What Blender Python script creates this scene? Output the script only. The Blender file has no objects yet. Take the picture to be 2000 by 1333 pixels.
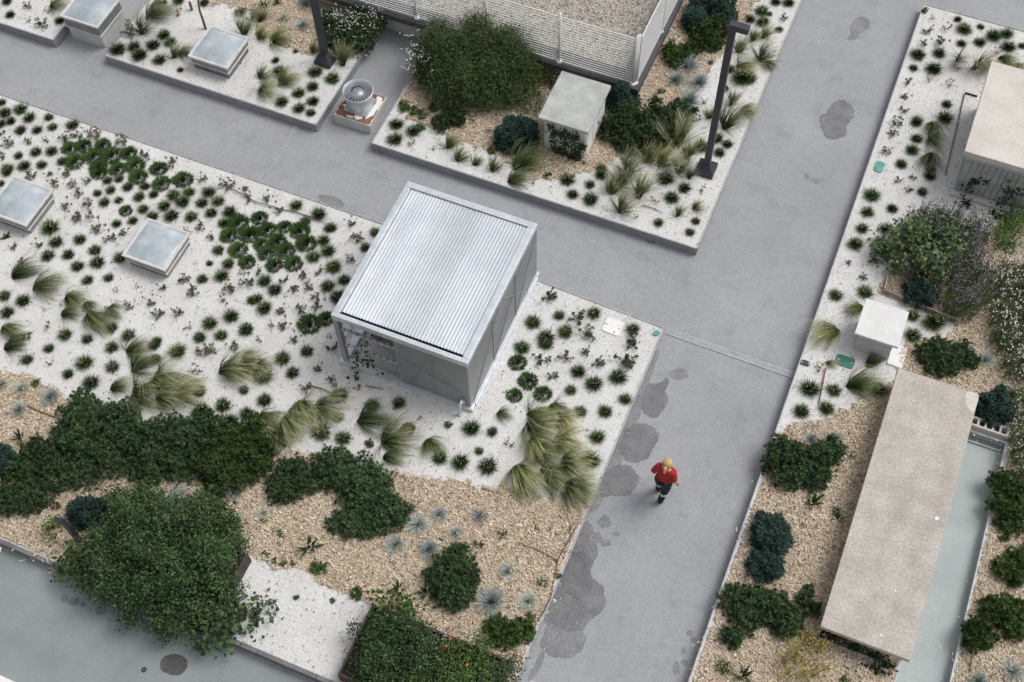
import bpy, bmesh, math, random
import numpy as np
from mathutils import Matrix, Vector

random.seed(7)
rng = np.random.default_rng(11)
sc = bpy.context.scene
col = sc.collection

# ------------------------------------------------------------------ camera
# Ground plan: x runs along the long beds, y away from the viewer, z up, metres; path level z = 0.
F, CX, CY, H = 2450.0, 1000.0, 666.5, 19.0
UNIT = 1.25                                                # survey units to metres, applied to every thing at the end
RX = np.array([0.92216938, 0.38652623, -0.01418152])
UX = np.array([-0.32588439, 0.79619445, 0.50977815])
FX = np.array([-0.20833387, 0.46548026, -0.86018901])
cam_d = bpy.data.cameras.new('camera')
cam = bpy.data.objects.new('camera', cam_d)
col.objects.link(cam)
cam_d.sensor_width = 36.0
cam_d.lens = 36.0 * F / 2000.0
cam_d.clip_end = 500
cam.matrix_world = Matrix(((RX[0], UX[0], -FX[0], 0), (RX[1], UX[1], -FX[1], 0), (RX[2], UX[2], -FX[2], H * UNIT), (0, 0, 0, 1)))
sc.camera = cam

# ------------------------------------------------------------------ sky, sun, exposure (bright overcast)
SUN_EL, SUN_AZ = math.radians(58), math.radians(40)      # azimuth measured from +x towards +y
w = bpy.data.worlds.new('World'); sc.world = w; w.use_nodes = True
nt = w.node_tree; nt.nodes.clear()
sky = nt.nodes.new('ShaderNodeTexSky'); sky.sky_type = 'NISHITA'; sky.sun_disc = False
sky.sun_elevation = SUN_EL; sky.sun_rotation = math.pi / 2 - SUN_AZ
sky.dust_density = 4.0; sky.air_density = 1.0
hs = nt.nodes.new('ShaderNodeHueSaturation'); hs.inputs['Saturation'].default_value = 0.22
bg = nt.nodes.new('ShaderNodeBackground'); bg.inputs['Strength'].default_value = 0.138
wo = nt.nodes.new('ShaderNodeOutputWorld')
nt.links.new(sky.outputs[0], hs.inputs['Color']); nt.links.new(hs.outputs[0], bg.inputs[0]); nt.links.new(bg.outputs[0], wo.inputs[0])
sd = bpy.data.lights.new('sun', 'SUN'); sd.energy = 1.25; sd.angle = math.radians(28); sd.color = (1.0, 0.975, 0.945)
so = bpy.data.objects.new('sun', sd); col.objects.link(so)
sv = Vector((math.cos(SUN_EL) * math.cos(SUN_AZ), math.cos(SUN_EL) * math.sin(SUN_AZ), math.sin(SUN_EL)))
so.rotation_euler = sv.to_track_quat('Z', 'Y').to_euler(); so.location = (10, 10, 30)
vs = sc.view_settings
vs.view_transform = 'Standard'; vs.look = 'None'; vs.gamma = 1.0; vs.use_curve_mapping = False
vs.exposure = 0.0
sc.cycles.max_bounces = 6; sc.cycles.transparent_max_bounces = 12

# ------------------------------------------------------------------ helpers
def P(px, py, z=0.0):
    """survey point: pixel of the 2000 px photo -> world point at height z"""
    d = RX * (px - CX) / F - UX * (py - CY) / F + FX
    t = (z - H) / d[2]
    return np.array([0, 0, H]) + d * t
def mpp(px, py, z=0.2):
    return float(np.linalg.norm(P(px + 1, py, z) - P(px, py, z)))
BZ = 0.2                                                   # level of the planted beds
CHILD_LOC = {}
def tag(o, label=None, cat=None, group=None, kind=None):
    if label: o['label'] = label
    if cat: o['category'] = cat
    if group: o['group'] = group
    if kind: o['kind'] = kind
    return o
def thing(name, label, cat, loc, group=None):
    o = bpy.data.objects.new(name, None); col.objects.link(o)
    o.empty_display_size = 0.1
    o.location = loc
    return tag(o, label, cat, group)
def wloc(o):
    v = Vector((0, 0, 0))
    while o is not None:
        v = v + o.location; o = o.parent
    return v
def link(name, me, parent=None, loc=(0, 0, 0)):
    o = bpy.data.objects.new(name, me); col.objects.link(o)
    o.location = loc
    if parent is not None: o.parent = parent
    return o

class MB:
    def __init__(s): s.v = []; s.f = []; s.m = []; s.mi = 0
    def add(s, vs_, fs):
        n = len(s.v); s.v += [tuple(float(c) for c in q) for q in vs_]
        for f in fs: s.f.append(tuple(i + n for i in f)); s.m.append(s.mi)
        return s
    def box(s, x0, x1, y0, y1, z0, z1):
        s.add([(x0, y0, z0), (x1, y0, z0), (x1, y1, z0), (x0, y1, z0), (x0, y0, z1), (x1, y0, z1), (x1, y1, z1), (x0, y1, z1)],
              [(3, 2, 1, 0), (4, 5, 6, 7), (0, 1, 5, 4), (1, 2, 6, 5), (2, 3, 7, 6), (3, 0, 4, 7)]); return s
    def bar(s, a, b, wdt, hgt, up=(0, 0, 1)):
        a = Vector(a); b = Vector(b); d = (b - a).normalized(); u = Vector(up)
        if abs(d.dot(u)) > 0.98: u = Vector((1, 0, 0))
        sx = d.cross(u).normalized(); u = sx.cross(d).normalized()
        vs_ = []
        for p in (a, b):
            for i, j in ((-1, -1), (1, -1), (1, 1), (-1, 1)):
                vs_.append(p + sx * (i * wdt / 2) + u * (j * hgt / 2))
        s.add(vs_, [(3, 2, 1, 0), (4, 5, 6, 7), (0, 1, 5, 4), (1, 2, 6, 5), (2, 3, 7, 6), (3, 0, 4, 7)]); return s
    def tube(s, pts, rad, n=8, cap=True):
        pts = [Vector(p) for p in pts]
        if not isinstance(rad, (list, tuple)): rad = [rad] * len(pts)
        b0 = len(s.v); prev = None; vs_ = []; fs = []
        for k, p in enumerate(pts):
            d = (pts[min(k + 1, len(pts) - 1)] - pts[max(k - 1, 0)]).normalized()
            if prev is None:
                u = d.cross(Vector((0, 0, 1)))
                if u.length < 1e-3: u = d.cross(Vector((1, 0, 0)))
                u.normalize()
            else:
                u = prev - d * prev.dot(d); u.normalize()
            prev = u; v = d.cross(u)
            for i in range(n):
                a = 2 * math.pi * i / n
                vs_.append(p + (u * math.cos(a) + v * math.sin(a)) * rad[k])
        for k in range(len(pts) - 1):
            for i in range(n):
                j = (i + 1) % n
                fs.append((k * n + i, k * n + j, (k + 1) * n + j, (k + 1) * n + i))
        if cap:
            fs.append(tuple(range(n - 1, -1, -1))); e = (len(pts) - 1) * n; fs.append(tuple(range(e, e + n)))
        s.add(vs_, fs); return s
    def lathe(s, c, prof, n=24):
        vs_ = []; fs = []
        for r, z in prof:
            for i in range(n):
                a = 2 * math.pi * i / n
                vs_.append((c[0] + r * math.cos(a), c[1] + r * math.sin(a), c[2] + z))
        for k in range(len(prof) - 1):
            for i in range(n):
                j = (i + 1) % n
                fs.append((k * n + i, k * n + j, (k + 1) * n + j, (k + 1) * n + i))
        s.add(vs_, fs); return s
    def prism(s, poly, z0, z1):
        n = len(poly)
        s.add([(p[0], p[1], z0) for p in poly] + [(p[0], p[1], z1) for p in poly],
              [tuple(range(n - 1, -1, -1)), tuple(range(n, 2 * n))] + [(i, (i + 1) % n, n + (i + 1) % n, n + i) for i in range(n)]); return s
    def sheet(s, poly, z):
        s.add([(p[0], p[1], z) for p in poly], [tuple(range(len(poly)))]); return s
    def build(s, name, mat, parent=None, org=None, smooth=False, bevel=0.0):
        if parent is not None:
            o0 = wloc(parent)
        else:
            o0 = Vector(org) if org is not None else Vector((0, 0, 0))
        me = bpy.data.meshes.new(name)
        me.from_pydata([(v[0] - o0.x, v[1] - o0.y, v[2] - o0.z) for v in s.v], [], s.f)
        mats = mat if isinstance(mat, (list, tuple)) else [mat]
        for m in mats: me.materials.append(M[m])
        if len(mats) > 1: me.polygons.foreach_set('material_index', s.m)
        if smooth: me.polygons.foreach_set('use_smooth', [True] * len(s.f))
        me.update()
        o = link(name, me, parent, o0 if parent is None else (0, 0, 0))
        if bevel:
            bv = o.modifiers.new('bevel', 'BEVEL'); bv.width = bevel; bv.segments = 2; bv.limit_method = 'ANGLE'
        return o

def np_mesh(name, V, Fq, mats, midx=None, attr=None, smooth=False):
    """V (n,3), Fq (m,k) uniform polygons"""
    me = bpy.data.meshes.new(name)
    V = np.ascontiguousarray(V, dtype=np.float32); Fq = np.ascontiguousarray(Fq, dtype=np.int32)
    m, k = Fq.shape
    me.vertices.add(len(V)); me.vertices.foreach_set('co', V.ravel())
    me.loops.add(m * k); me.loops.foreach_set('vertex_index', Fq.ravel())
    me.polygons.add(m); me.polygons.foreach_set('loop_start', np.arange(0, m * k, k, dtype=np.int32))
    try: me.polygons.foreach_set('loop_total', np.full(m, k, dtype=np.int32))
    except Exception: pass
    for q in mats: me.materials.append(M[q])
    if midx is not None: me.polygons.foreach_set('material_index', np.asarray(midx, dtype=np.int32))
    if smooth: me.polygons.foreach_set('use_smooth', np.ones(m, dtype=bool))
    me.update(calc_edges=True)
    if attr is not None:
        a = me.attributes.new('t', 'FLOAT', 'POINT'); a.data.foreach_set('value', np.asarray(attr, dtype=np.float32))
    return me

# ------------------------------------------------------------------ materials
M = {}
def nodes(name):
    m = bpy.data.materials.new(name); m.use_nodes = True
    t = m.node_tree; t.nodes.clear(); M[name] = m
    out = t.nodes.new('ShaderNodeOutputMaterial'); b = t.nodes.new('ShaderNodeBsdfPrincipled')
    t.links.new(b.outputs[0], out.inputs[0])
    return m, t, b, out
def ramp(t, stops, src=None, interp='LINEAR'):
    r = t.nodes.new('ShaderNodeValToRGB'); e = r.color_ramp.elements; r.color_ramp.interpolation = interp
    while len(e) < len(stops): e.new(0.5)
    for i, (p, c) in enumerate(stops):
        e[i].position = p; e[i].color = (c[0], c[1], c[2], 1) if not isinstance(c, (int, float)) else (c, c, c, 1)
    if src is not None: t.links.new(src, r.inputs[0])
    return r
def tex(t, kind, scale, coord='Object', detail=4, rough=0.6, sc3=None):
    tc = t.nodes.new('ShaderNodeTexCoord'); src = tc.outputs[coord]
    if coord == 'World':
        pass
    if sc3 is not None:
        mp = t.nodes.new('ShaderNodeMapping'); mp.inputs['Scale'].default_value = sc3
        t.links.new(src, mp.inputs[0]); src = mp.outputs[0]
    n = t.nodes.new('ShaderNodeTexNoise' if kind == 'noise' else 'ShaderNodeTexVoronoi')
    n.inputs['Scale'].default_value = scale
    if kind == 'noise':
        n.inputs['Detail'].default_value = detail; n.inputs['Roughness'].default_value = rough
    t.links.new(src, n.inputs['Vector'])
    return n
def mix(t, a, b, fac, mode='MIX'):
    m = t.nodes.new('ShaderNodeMix'); m.data_type = 'RGBA'; m.blend_type = mode
    for s, v in ((m.inputs[6], a), (m.inputs[7], b), (m.inputs[0], fac)):
        if hasattr(v, 'links') or hasattr(v, 'is_linked'): t.links.new(v, s)
        elif isinstance(v, (int, float)): s.default_value = v
        else: s.default_value = (v[0], v[1], v[2], 1)
    return m.outputs[2]
def bump(t, b, h, strength=0.3, dist=0.01):
    n = t.nodes.new('ShaderNodeBump'); n.inputs['Strength'].default_value = strength; n.inputs['Distance'].default_value = dist
    t.links.new(h, n.inputs['Height']); t.links.new(n.outputs[0], b.inputs['Normal'])

def surf(name, c0, c1, scale=3.0, fine=60.0, rough=0.8, fine_amt=0.25, metal=0.0, bmp=0.2, bdist=0.004, spec=0.5, lo=0.35, hi=0.65):
    """two tones by slow noise, fine grain on top, bump"""
    m, t, b, o = nodes(name)
    n1 = tex(t, 'noise', scale); r1 = ramp(t, [(lo, c0), (hi, c1)], n1.outputs[0])
    n2 = tex(t, 'noise', fine, detail=2); r2 = ramp(t, [(0.3, 1 - fine_amt), (0.7, 1 + fine_amt)], n2.outputs[0])
    c = mix(t, r1.outputs[0], r2.outputs[0], 1.0, 'MULTIPLY')
    t.links.new(c, b.inputs['Base Color'])
    b.inputs['Roughness'].default_value = rough; b.inputs['Metallic'].default_value = metal
    b.inputs['Specular IOR Level'].default_value = spec
    if bmp: bump(t, b, n2.outputs[0], bmp, bdist)
    return m, t, b
def leaf(name, cols, rough=0.6, trans=0.12, spec=0.15, var=0.25, clump=0.0):
    """per-leaf tone from Random Per Island, per-plant tone from Object Info"""
    m, t, b, o = nodes(name)
    g = t.nodes.new('ShaderNodeNewGeometry')
    n = len(cols); r = ramp(t, [(i / max(1, n - 1), c) for i, c in enumerate(cols)], g.outputs['Random Per Island'])
    oi = t.nodes.new('ShaderNodeObjectInfo'); r2 = ramp(t, [(0, 1 - var), (1, 1 + var)], oi.outputs['Random'])
    c = mix(t, r.outputs[0], r2.outputs[0], 1.0, 'MULTIPLY')
    if clump:
        nz = tex(t, 'noise', 7.0, detail=2); r3 = ramp(t, [(0.3, (1 - clump, 1 - clump * .9, 1 - clump * .8)), (0.7, (1 + clump * 1.15, 1 + clump, 1 + clump * .7))], nz.outputs[0])
        c = mix(t, c, r3.outputs[0], 1.0, 'MULTIPLY')
    t.links.new(c, b.inputs['Base Color'])
    b.inputs['Roughness'].default_value = rough; b.inputs['Specular IOR Level'].default_value = spec
    if trans:
        tr = t.nodes.new('ShaderNodeBsdfTranslucent'); t.links.new(c, tr.inputs[0])
        ms = t.nodes.new('ShaderNodeMixShader'); ms.inputs[0].default_value = trans
        t.links.new(b.outputs[0], ms.inputs[1]); t.links.new(tr.outputs[0], ms.inputs[2]); t.links.new(ms.outputs[0], o.inputs[0])
    return m
def blade_mat(name, base, mid, tip, var=0.25, rough=0.6):
    """colour runs along the blade (attribute t), tone per blade"""
    m, t, b, o = nodes(name)
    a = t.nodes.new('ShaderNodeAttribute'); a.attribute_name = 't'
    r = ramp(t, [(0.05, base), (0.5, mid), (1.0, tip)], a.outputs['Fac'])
    g = t.nodes.new('ShaderNodeNewGeometry'); r2 = ramp(t, [(0, 1 - var), (1, 1 + var)], g.outputs['Random Per Island'])
    c = mix(t, r.outputs[0], r2.outputs[0], 1.0, 'MULTIPLY')
    oi = t.nodes.new('ShaderNodeObjectInfo'); r3 = ramp(t, [(0, (0.68, 0.72, 0.72)), (0.8, (1.12, 1.12, 1.08)), (1, (1.38, 1.28, 1.05))], oi.outputs['Random'])
    c = mix(t, c, r3.outputs[0], 1.0, 'MULTIPLY')
    t.links.new(c, b.inputs['Base Color']); b.inputs['Roughness'].default_value = rough; b.inputs['Specular IOR Level'].default_value = 0.12
    return m

# path: grey resin screed with fine grain and cloudy wear
m, t, b = surf('path', (0.300, 0.311, 0.328), (0.345, 0.355, 0.371), scale=0.55, fine=38, rough=0.75, fine_amt=0.17, bmp=0.25, bdist=0.003)
base = b.inputs['Base Color'].links[0].from_socket
n3 = tex(t, 'noise', 9.0, detail=6, rough=0.75); r3 = ramp(t, [(0.35, 0.93), (0.62, 1.05)], n3.outputs[0])
n4 = tex(t, 'noise', 1.7, detail=5, rough=0.7); r4 = ramp(t, [(0.30, (0.86, 0.85, 0.83)), (0.48, (1, 1, 1))], n4.outputs[0])
t.links.new(mix(t, mix(t, base, r3.outputs[0], 1.0, 'MULTIPLY'), r4.outputs[0], 1.0, 'MULTIPLY'), b.inputs['Base Color'])
surf('damp', (0.165, 0.165, 0.172), (0.205, 0.205, 0.212), scale=3, fine=38, rough=0.55, fine_amt=0.3, bmp=0.2, bdist=0.002)
surf('damp_light', (0.215, 0.218, 0.23), (0.25, 0.252, 0.262), scale=3, fine=38, rough=0.6, fine_amt=0.3, bmp=0.2, bdist=0.002)
surf('damp_dark', (0.075, 0.075, 0.077), (0.10, 0.10, 0.10), scale=3, fine=38, rough=0.45, fine_amt=0.3, bmp=0.2, bdist=0.002)
surf('terrace', (0.215, 0.247, 0.255), (0.275, 0.307, 0.312), scale=1.1, fine=60, rough=0.6, fine_amt=0.14, bmp=0.1, bdist=0.002)
surf('ramp', (0.345, 0.395, 0.39), (0.41, 0.46, 0.45), scale=1.3, fine=60, rough=0.6, fine_amt=0.12, bmp=0.1, bdist=0.002)
surf('kerb_face', (0.24, 0.25, 0.26), (0.30, 0.31, 0.32), scale=4, fine=60, rough=0.7)
surf('slate', (0.055, 0.055, 0.06), (0.085, 0.085, 0.09), scale=3, fine=50, rough=0.7)
surf('slate_edge', (0.13, 0.13, 0.135), (0.20, 0.20, 0.205), scale=3, fine=50, rough=0.65)
surf('drain_metal', (0.42, 0.43, 0.44), (0.52, 0.53, 0.54), scale=5, fine=50, rough=0.5, metal=0.2)
surf('edging', (0.34, 0.35, 0.36), (0.46, 0.47, 0.48), scale=5, fine=50, rough=0.5, metal=0.3)
# gravel base under the loose stones
m, t, b, o = nodes('gravel')
v = tex(t, 'voronoi', 55); n1 = tex(t, 'noise', 1.3)
r1 = ramp(t, [(0.0, (0.56, 0.545, 0.525)), (0.35, (0.68, 0.67, 0.655)), (1.0, (0.77, 0.765, 0.755))], v.outputs['Color'])
r2 = ramp(t, [(0.3, (0.90, 0.885, 0.865)), (0.65, (1.03, 1.03, 1.03))], n1.outputs[0])
t.links.new(mix(t, r1.outputs[0], r2.outputs[0], 1.0, 'MULTIPLY'), b.inputs['Base Color']); b.inputs['Roughness'].default_value = 0.85
bump(t, b, v.outputs['Distance'], 0.6, 0.015)
leaf('pebble', [(0.50, 0.475, 0.45), (0.70, 0.685, 0.665), (0.76, 0.75, 0.74), (0.82, 0.815, 0.805)], rough=0.8, trans=0, var=0.03)
m, t, b, o = nodes('mulch')
v = tex(t, 'voronoi', 26, sc3=(1, 1.6, 1))
r1 = ramp(t, [(0, (0.28, 0.20, 0.13)), (0.5, (0.50, 0.39, 0.29)), (1, (0.64, 0.53, 0.42))], v.outputs['Color'])
t.links.new(r1.outputs[0], b.inputs['Base Color']); b.inputs['Roughness'].default_value = 0.9; bump(t, b, v.outputs['Distance'], 0.8, 0.02)
leaf('chip', [(0.22, 0.155, 0.09), (0.54, 0.44, 0.305), (0.65, 0.55, 0.405), (0.71, 0.625, 0.495), (0.81, 0.755, 0.655)], rough=0.85, trans=0, var=0.0)
m, t, b, o = nodes('roof_gravel')
v = tex(t, 'voronoi', 26)
r1 = ramp(t, [(0, (0.16, 0.14, 0.12)), (0.4, (0.40, 0.36, 0.31)), (1, (0.56, 0.52, 0.46))], v.outputs['Color'])
t.links.new(r1.outputs[0], b.inputs['Base Color']); b.inputs['Roughness'].default_value = 0.9; bump(t, b, v.outputs['Distance'], 0.8, 0.02)
leaf('roof_pebble', [(0.12, 0.10, 0.085), (0.38, 0.34, 0.29), (0.50, 0.46, 0.40), (0.62, 0.58, 0.52)], rough=0.85, trans=0, var=0.0)
# metals, concrete, paint
surf('galv', (0.58, 0.62, 0.66), (0.70, 0.74, 0.78), scale=6, fine=25, rough=0.42, fine_amt=0.08, metal=0.55, bmp=0.05)
surf('galv_roof_a', (0.43, 0.46, 0.495), (0.49, 0.52, 0.555), scale=1.5, fine=20, rough=0.33, fine_amt=0.06, metal=0.65, bmp=0.0)
surf('galv_roof_b', (0.385, 0.415, 0.445), (0.445, 0.475, 0.505), scale=1.5, fine=20, rough=0.33, fine_amt=0.06, metal=0.65, bmp=0.0)
surf('galv_dull', (0.36, 0.37, 0.38), (0.47, 0.48, 0.49), scale=3, fine=25, rough=0.5, fine_amt=0.10, metal=0.6, bmp=0.05)
surf('curb_metal', (0.21, 0.225, 0.23), (0.30, 0.31, 0.315), scale=3, fine=30, rough=0.5, fine_amt=0.12, metal=0.3, bmp=0.05)
surf('frame_alu', (0.60, 0.59, 0.57), (0.72, 0.71, 0.69), scale=4, fine=30, rough=0.5, fine_amt=0.08, metal=0.2, bmp=0.0)
surf('anthracite', (0.030, 0.032, 0.040), (0.042, 0.044, 0.053), scale=5, fine=60, rough=0.45, fine_amt=0.1, bmp=0.0)
surf('concrete', (0.50, 0.49, 0.465), (0.62, 0.605, 0.575), scale=2.5, fine=45, rough=0.85, fine_amt=0.12)
m, t, b = surf('concrete_slab', (0.42, 0.385, 0.340), (0.53, 0.490, 0.440), scale=2.6, fine=26, rough=0.9, fine_amt=0.2, bmp=0.3, bdist=0.006)
base = b.inputs['Base Color'].links[0].from_socket
n3 = tex(t, 'noise', 3.0, detail=6, rough=0.75, sc3=(1.0, 0.35, 1.0)); r3 = ramp(t, [(0.30, (0.90, 0.885, 0.86)), (0.5, (1, 1, 1)), (0.72, (1.05, 1.05, 1.05))], n3.outputs[0])
t.links.new(mix(t, base, r3.outputs[0], 1.0, 'MULTIPLY'), b.inputs['Base Color'])
surf('concrete_pale', (0.58, 0.54, 0.49), (0.68, 0.635, 0.58), scale=1.6, fine=30, rough=0.9, fine_amt=0.12)
surf('cabin_roof', (0.36, 0.375, 0.355), (0.50, 0.51, 0.49), scale=3.5, fine=40, rough=0.75, fine_amt=0.10)
surf('cabin_wall', (0.60, 0.60, 0.585), (0.74, 0.74, 0.72), scale=3, fine=30, rough=0.7, fine_amt=0.08)
surf('white_paint', (0.78, 0.775, 0.76), (0.84, 0.835, 0.82), scale=2.5, fine=30, rough=0.55, fine_amt=0.05, bmp=0.05)
surf('white_coat', (0.80, 0.80, 0.78), (0.84, 0.84, 0.82), scale=2.5, fine=30, rough=0.4, fine_amt=0.03, bmp=0.0)
surf('box_lid', (0.66, 0.66, 0.645), (0.74, 0.74, 0.725), scale=2.5, fine=30, rough=0.6, fine_amt=0.07, bmp=0.05)
surf('cabinet_grey', (0.20, 0.19, 0.18), (0.27, 0.255, 0.24), scale=2, fine=30, rough=0.7, fine_amt=0.06)
surf('box_side', (0.47, 0.475, 0.47), (0.56, 0.56, 0.555), scale=2, fine=30, rough=0.7, fine_amt=0.06)
surf('rust', (0.16, 0.075, 0.032), (0.30, 0.155, 0.075), scale=6, fine=40, rough=0.9, fine_amt=0.3)
surf('cladding', (0.30, 0.315, 0.30), (0.45, 0.46, 0.44), scale=2.5, fine=30, rough=0.8, fine_amt=0.12)
surf('corten', (0.050, 0.036, 0.033), (0.075, 0.056, 0.052), scale=4, fine=50, rough=0.75, fine_amt=0.2)
surf('timber', (0.22, 0.19, 0.15), (0.33, 0.28, 0.22), scale=5, fine=40, rough=0.85, fine_amt=0.2)
surf('soil', (0.020, 0.015, 0.012), (0.04, 0.03, 0.024), scale=6, fine=60, rough=0.95, fine_amt=0.4, bmp=0.6, bdist=0.02)
surf('bark', (0.13, 0.085, 0.055), (0.22, 0.15, 0.10), scale=8, fine=60, rough=0.9, fine_amt=0.3)
surf('twig', (0.06, 0.04, 0.028), (0.11, 0.075, 0.05), scale=8, fine=60, rough=0.9, fine_amt=0.3)
surf('green_plate', (0.03, 0.16, 0.125), (0.05, 0.20, 0.155), scale=5, fine=40, rough=0.6, fine_amt=0.1)
surf('teal_plate', (0.07, 0.30, 0.26), (0.13, 0.38, 0.33), scale=6, fine=40, rough=0.6, fine_amt=0.1)
surf('black_plastic', (0.022, 0.022, 0.024), (0.035, 0.035, 0.037), scale=5, fine=40, rough=0.5, fine_amt=0.1)
surf('orange_paint', (0.60, 0.16, 0.08), (0.70, 0.22, 0.12), scale=5, fine=40, rough=0.7)
surf('dark_hole', (0.015, 0.015, 0.015), (0.02, 0.02, 0.02), rough=0.9, bmp=0)
# translucent polycarbonate of the roof lights
m, t, b = surf('poly', (0.33, 0.385, 0.42), (0.54, 0.59, 0.62), scale=1.9, fine=9, rough=0.14, fine_amt=0.05, bmp=0.0, spec=0.5)
# perforated sheet of the shed walls: partly see-through
m, t, b = surf('perforated', (0.36, 0.375, 0.39), (0.46, 0.475, 0.49), scale=0.9, fine=70, rough=0.55, fine_amt=0.12, metal=0.5, bmp=0.0)
o = [n for n in t.nodes if n.type == 'OUTPUT_MATERIAL'][0]
tr = t.nodes.new('ShaderNodeBsdfTransparent'); ms = t.nodes.new('ShaderNodeMixShader'); ms.inputs[0].default_value = 0.30
t.links.new(b.outputs[0], ms.inputs[1]); t.links.new(tr.outputs[0], ms.inputs[2]); t.links.new(ms.outputs[0], o.inputs[0])
# plants
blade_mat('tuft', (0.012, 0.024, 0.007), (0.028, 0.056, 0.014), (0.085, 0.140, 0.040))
leaf('bud', [(0.30, 0.33, 0.20), (0.50, 0.50, 0.38)], trans=0.0)
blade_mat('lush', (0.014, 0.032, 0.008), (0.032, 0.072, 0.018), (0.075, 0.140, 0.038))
blade_mat('feather', (0.034, 0.056, 0.016), (0.115, 0.150, 0.050), (0.46, 0.44, 0.27), var=0.6)
blade_mat('feather_green', (0.024, 0.046, 0.013), (0.062, 0.098, 0.030), (0.21, 0.24, 0.11), var=0.55)
blade_mat('feather_dry', (0.10, 0.11, 0.045), (0.26, 0.25, 0.11), (0.55, 0.48, 0.28), var=0.35)
blade_mat('fescue', (0.13, 0.18, 0.17), (0.34, 0.42, 0.43), (0.52, 0.58, 0.58), var=0.3)
blade_mat('fescue_dry', (0.30, 0.26, 0.17), (0.46, 0.42, 0.30), (0.58, 0.53, 0.40), var=0.3)
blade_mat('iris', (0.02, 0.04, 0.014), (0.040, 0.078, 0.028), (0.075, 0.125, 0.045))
leaf('sedum_leaf', [(0.09, 0.125, 0.070), (0.14, 0.180, 0.105), (0.19, 0.225, 0.145)])
leaf('sedum_green', [(0.05, 0.09, 0.045), (0.09, 0.13, 0.075), (0.13, 0.16, 0.10)])
leaf('sedum_head', [(0.10, 0.045, 0.025), (0.16, 0.08, 0.045)], trans=0)
leaf('dead_leaf', [(0.12, 0.075, 0.040), (0.20, 0.135, 0.080), (0.29, 0.225, 0.15)], trans=0)
leaf('rosette', [(0.029, 0.060, 0.029), (0.054, 0.101, 0.044), (0.081, 0.139, 0.060), (0.118, 0.185, 0.087)], clump=.4)
leaf('rosette_green', [(0.033, 0.066, 0.021), (0.060, 0.110, 0.033), (0.090, 0.152, 0.047), (0.125, 0.185, 0.064)], clump=.4)
leaf('bluegreen', [(0.022, 0.050, 0.042), (0.040, 0.080, 0.066), (0.070, 0.118, 0.100)], clump=.2)
leaf('olive', [(0.037, 0.065, 0.022), (0.065, 0.106, 0.037), (0.099, 0.149, 0.056), (0.140, 0.189, 0.081)], clump=.35)
leaf('bramble', [(0.024, 0.047, 0.021), (0.044, 0.082, 0.034), (0.069, 0.119, 0.048), (0.112, 0.170, 0.069)], clump=.5)
leaf('bright', [(0.05, 0.11, 0.022), (0.085, 0.16, 0.032), (0.13, 0.20, 0.045)])
leaf('yellow', [(0.16, 0.16, 0.025), (0.28, 0.25, 0.035), (0.38, 0.31, 0.05), (0.16, 0.13, 0.04)])
leaf('cercis', [(0.055, 0.095, 0.045), (0.09, 0.14, 0.065), (0.13, 0.19, 0.085), (0.18, 0.25, 0.10)], clump=.25)
leaf('ivy', [(0.014, 0.034, 0.012), (0.026, 0.058, 0.020), (0.045, 0.088, 0.030)])
leaf('white_flower', [(0.72, 0.70, 0.68), (0.82, 0.80, 0.79)], trans=0.1)
leaf('purple_flower', [(0.15, 0.10, 0.24), (0.22, 0.16, 0.36), (0.30, 0.24, 0.44)], trans=0.1)
leaf('red_flower', [(0.62, 0.05, 0.015), (0.75, 0.09, 0.02)], trans=0.1)
leaf('orange_flower', [(0.75, 0.28, 0.02), (0.85, 0.42, 0.03)], trans=0.1)
leaf('yellow_flower', [(0.50, 0.48, 0.04), (0.65, 0.58, 0.06)], trans=0.1)
# person
surf('skin', (0.52, 0.30, 0.21), (0.58, 0.35, 0.25), rough=0.55, bmp=0)
surf('red_cloth', (0.36, 0.012, 0.014), (0.46, 0.018, 0.020), scale=6, fine=60, rough=0.85)
surf('navy_cloth', (0.010, 0.011, 0.018), (0.018, 0.019, 0.028), scale=6, fine=60, rough=0.85)
surf('reflective', (0.68, 0.69, 0.70), (0.78, 0.79, 0.80), rough=0.4, bmp=0)
surf('boot', (0.010, 0.010, 0.011), (0.018, 0.018, 0.018), rough=0.5, bmp=0)
surf('blonde', (0.46, 0.30, 0.12), (0.66, 0.47, 0.22), scale=30, fine=120, rough=0.5, fine_amt=0.25, bmp=0.2)

# ------------------------------------------------------------------ setting
deck = MB().sheet([(-70, -40), (60, -40), (60, 90), (-70, 90)], 0.0).build('path', 'path'); tag(deck, kind='structure')
terr = MB().sheet([(-40, -12), (-2.25, -12), (-2.25, 3.67), (-40, 3.67)], 0.004).build('terrace_floor', 'terrace'); tag(terr, kind='structure')

def bed(poly, edges, face='kerb_face', edge_mat='edging'):
    """raised bed: upstand, gravel top, thin metal edging along the listed sides"""
    mb = MB(); n = len(poly)
    mb.add([(p[0], p[1], -0.02) for p in poly] + [(p[0], p[1], BZ) for p in poly],
           [(i, (i + 1) % n, n + (i + 1) % n, n + i) for i in range(n)])
    mb.mi = 1; mb.add([(p[0], p[1], BZ) for p in poly], [tuple(range(n))])
    o = mb.build('gravel_bed', [face, 'gravel']); tag(o, kind='structure')
    for i in edges:
        a, b_ = poly[i], poly[(i + 1) % n]
        MB().bar((a[0], a[1], BZ + 0.004), (b_[0], b_[1], BZ + 0.004), 0.022, 0.03).build('edging', edge_mat, o)
    return o
BED1 = [(-30, 3.67), (-2.19, 3.67), (-2.19, 11.42), (-4.62, 11.51), (-7.82, 11.585), (-30, 11.56)]
BED2 = [(-8.77, 13.23), (-2.19, 13.24), (-2.15, 30), (-8.77, 30)]
BED3 = [(-14.78, 13.24), (-9.97, 13.23), (-9.90, 30), (-14.72, 30)]
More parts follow.
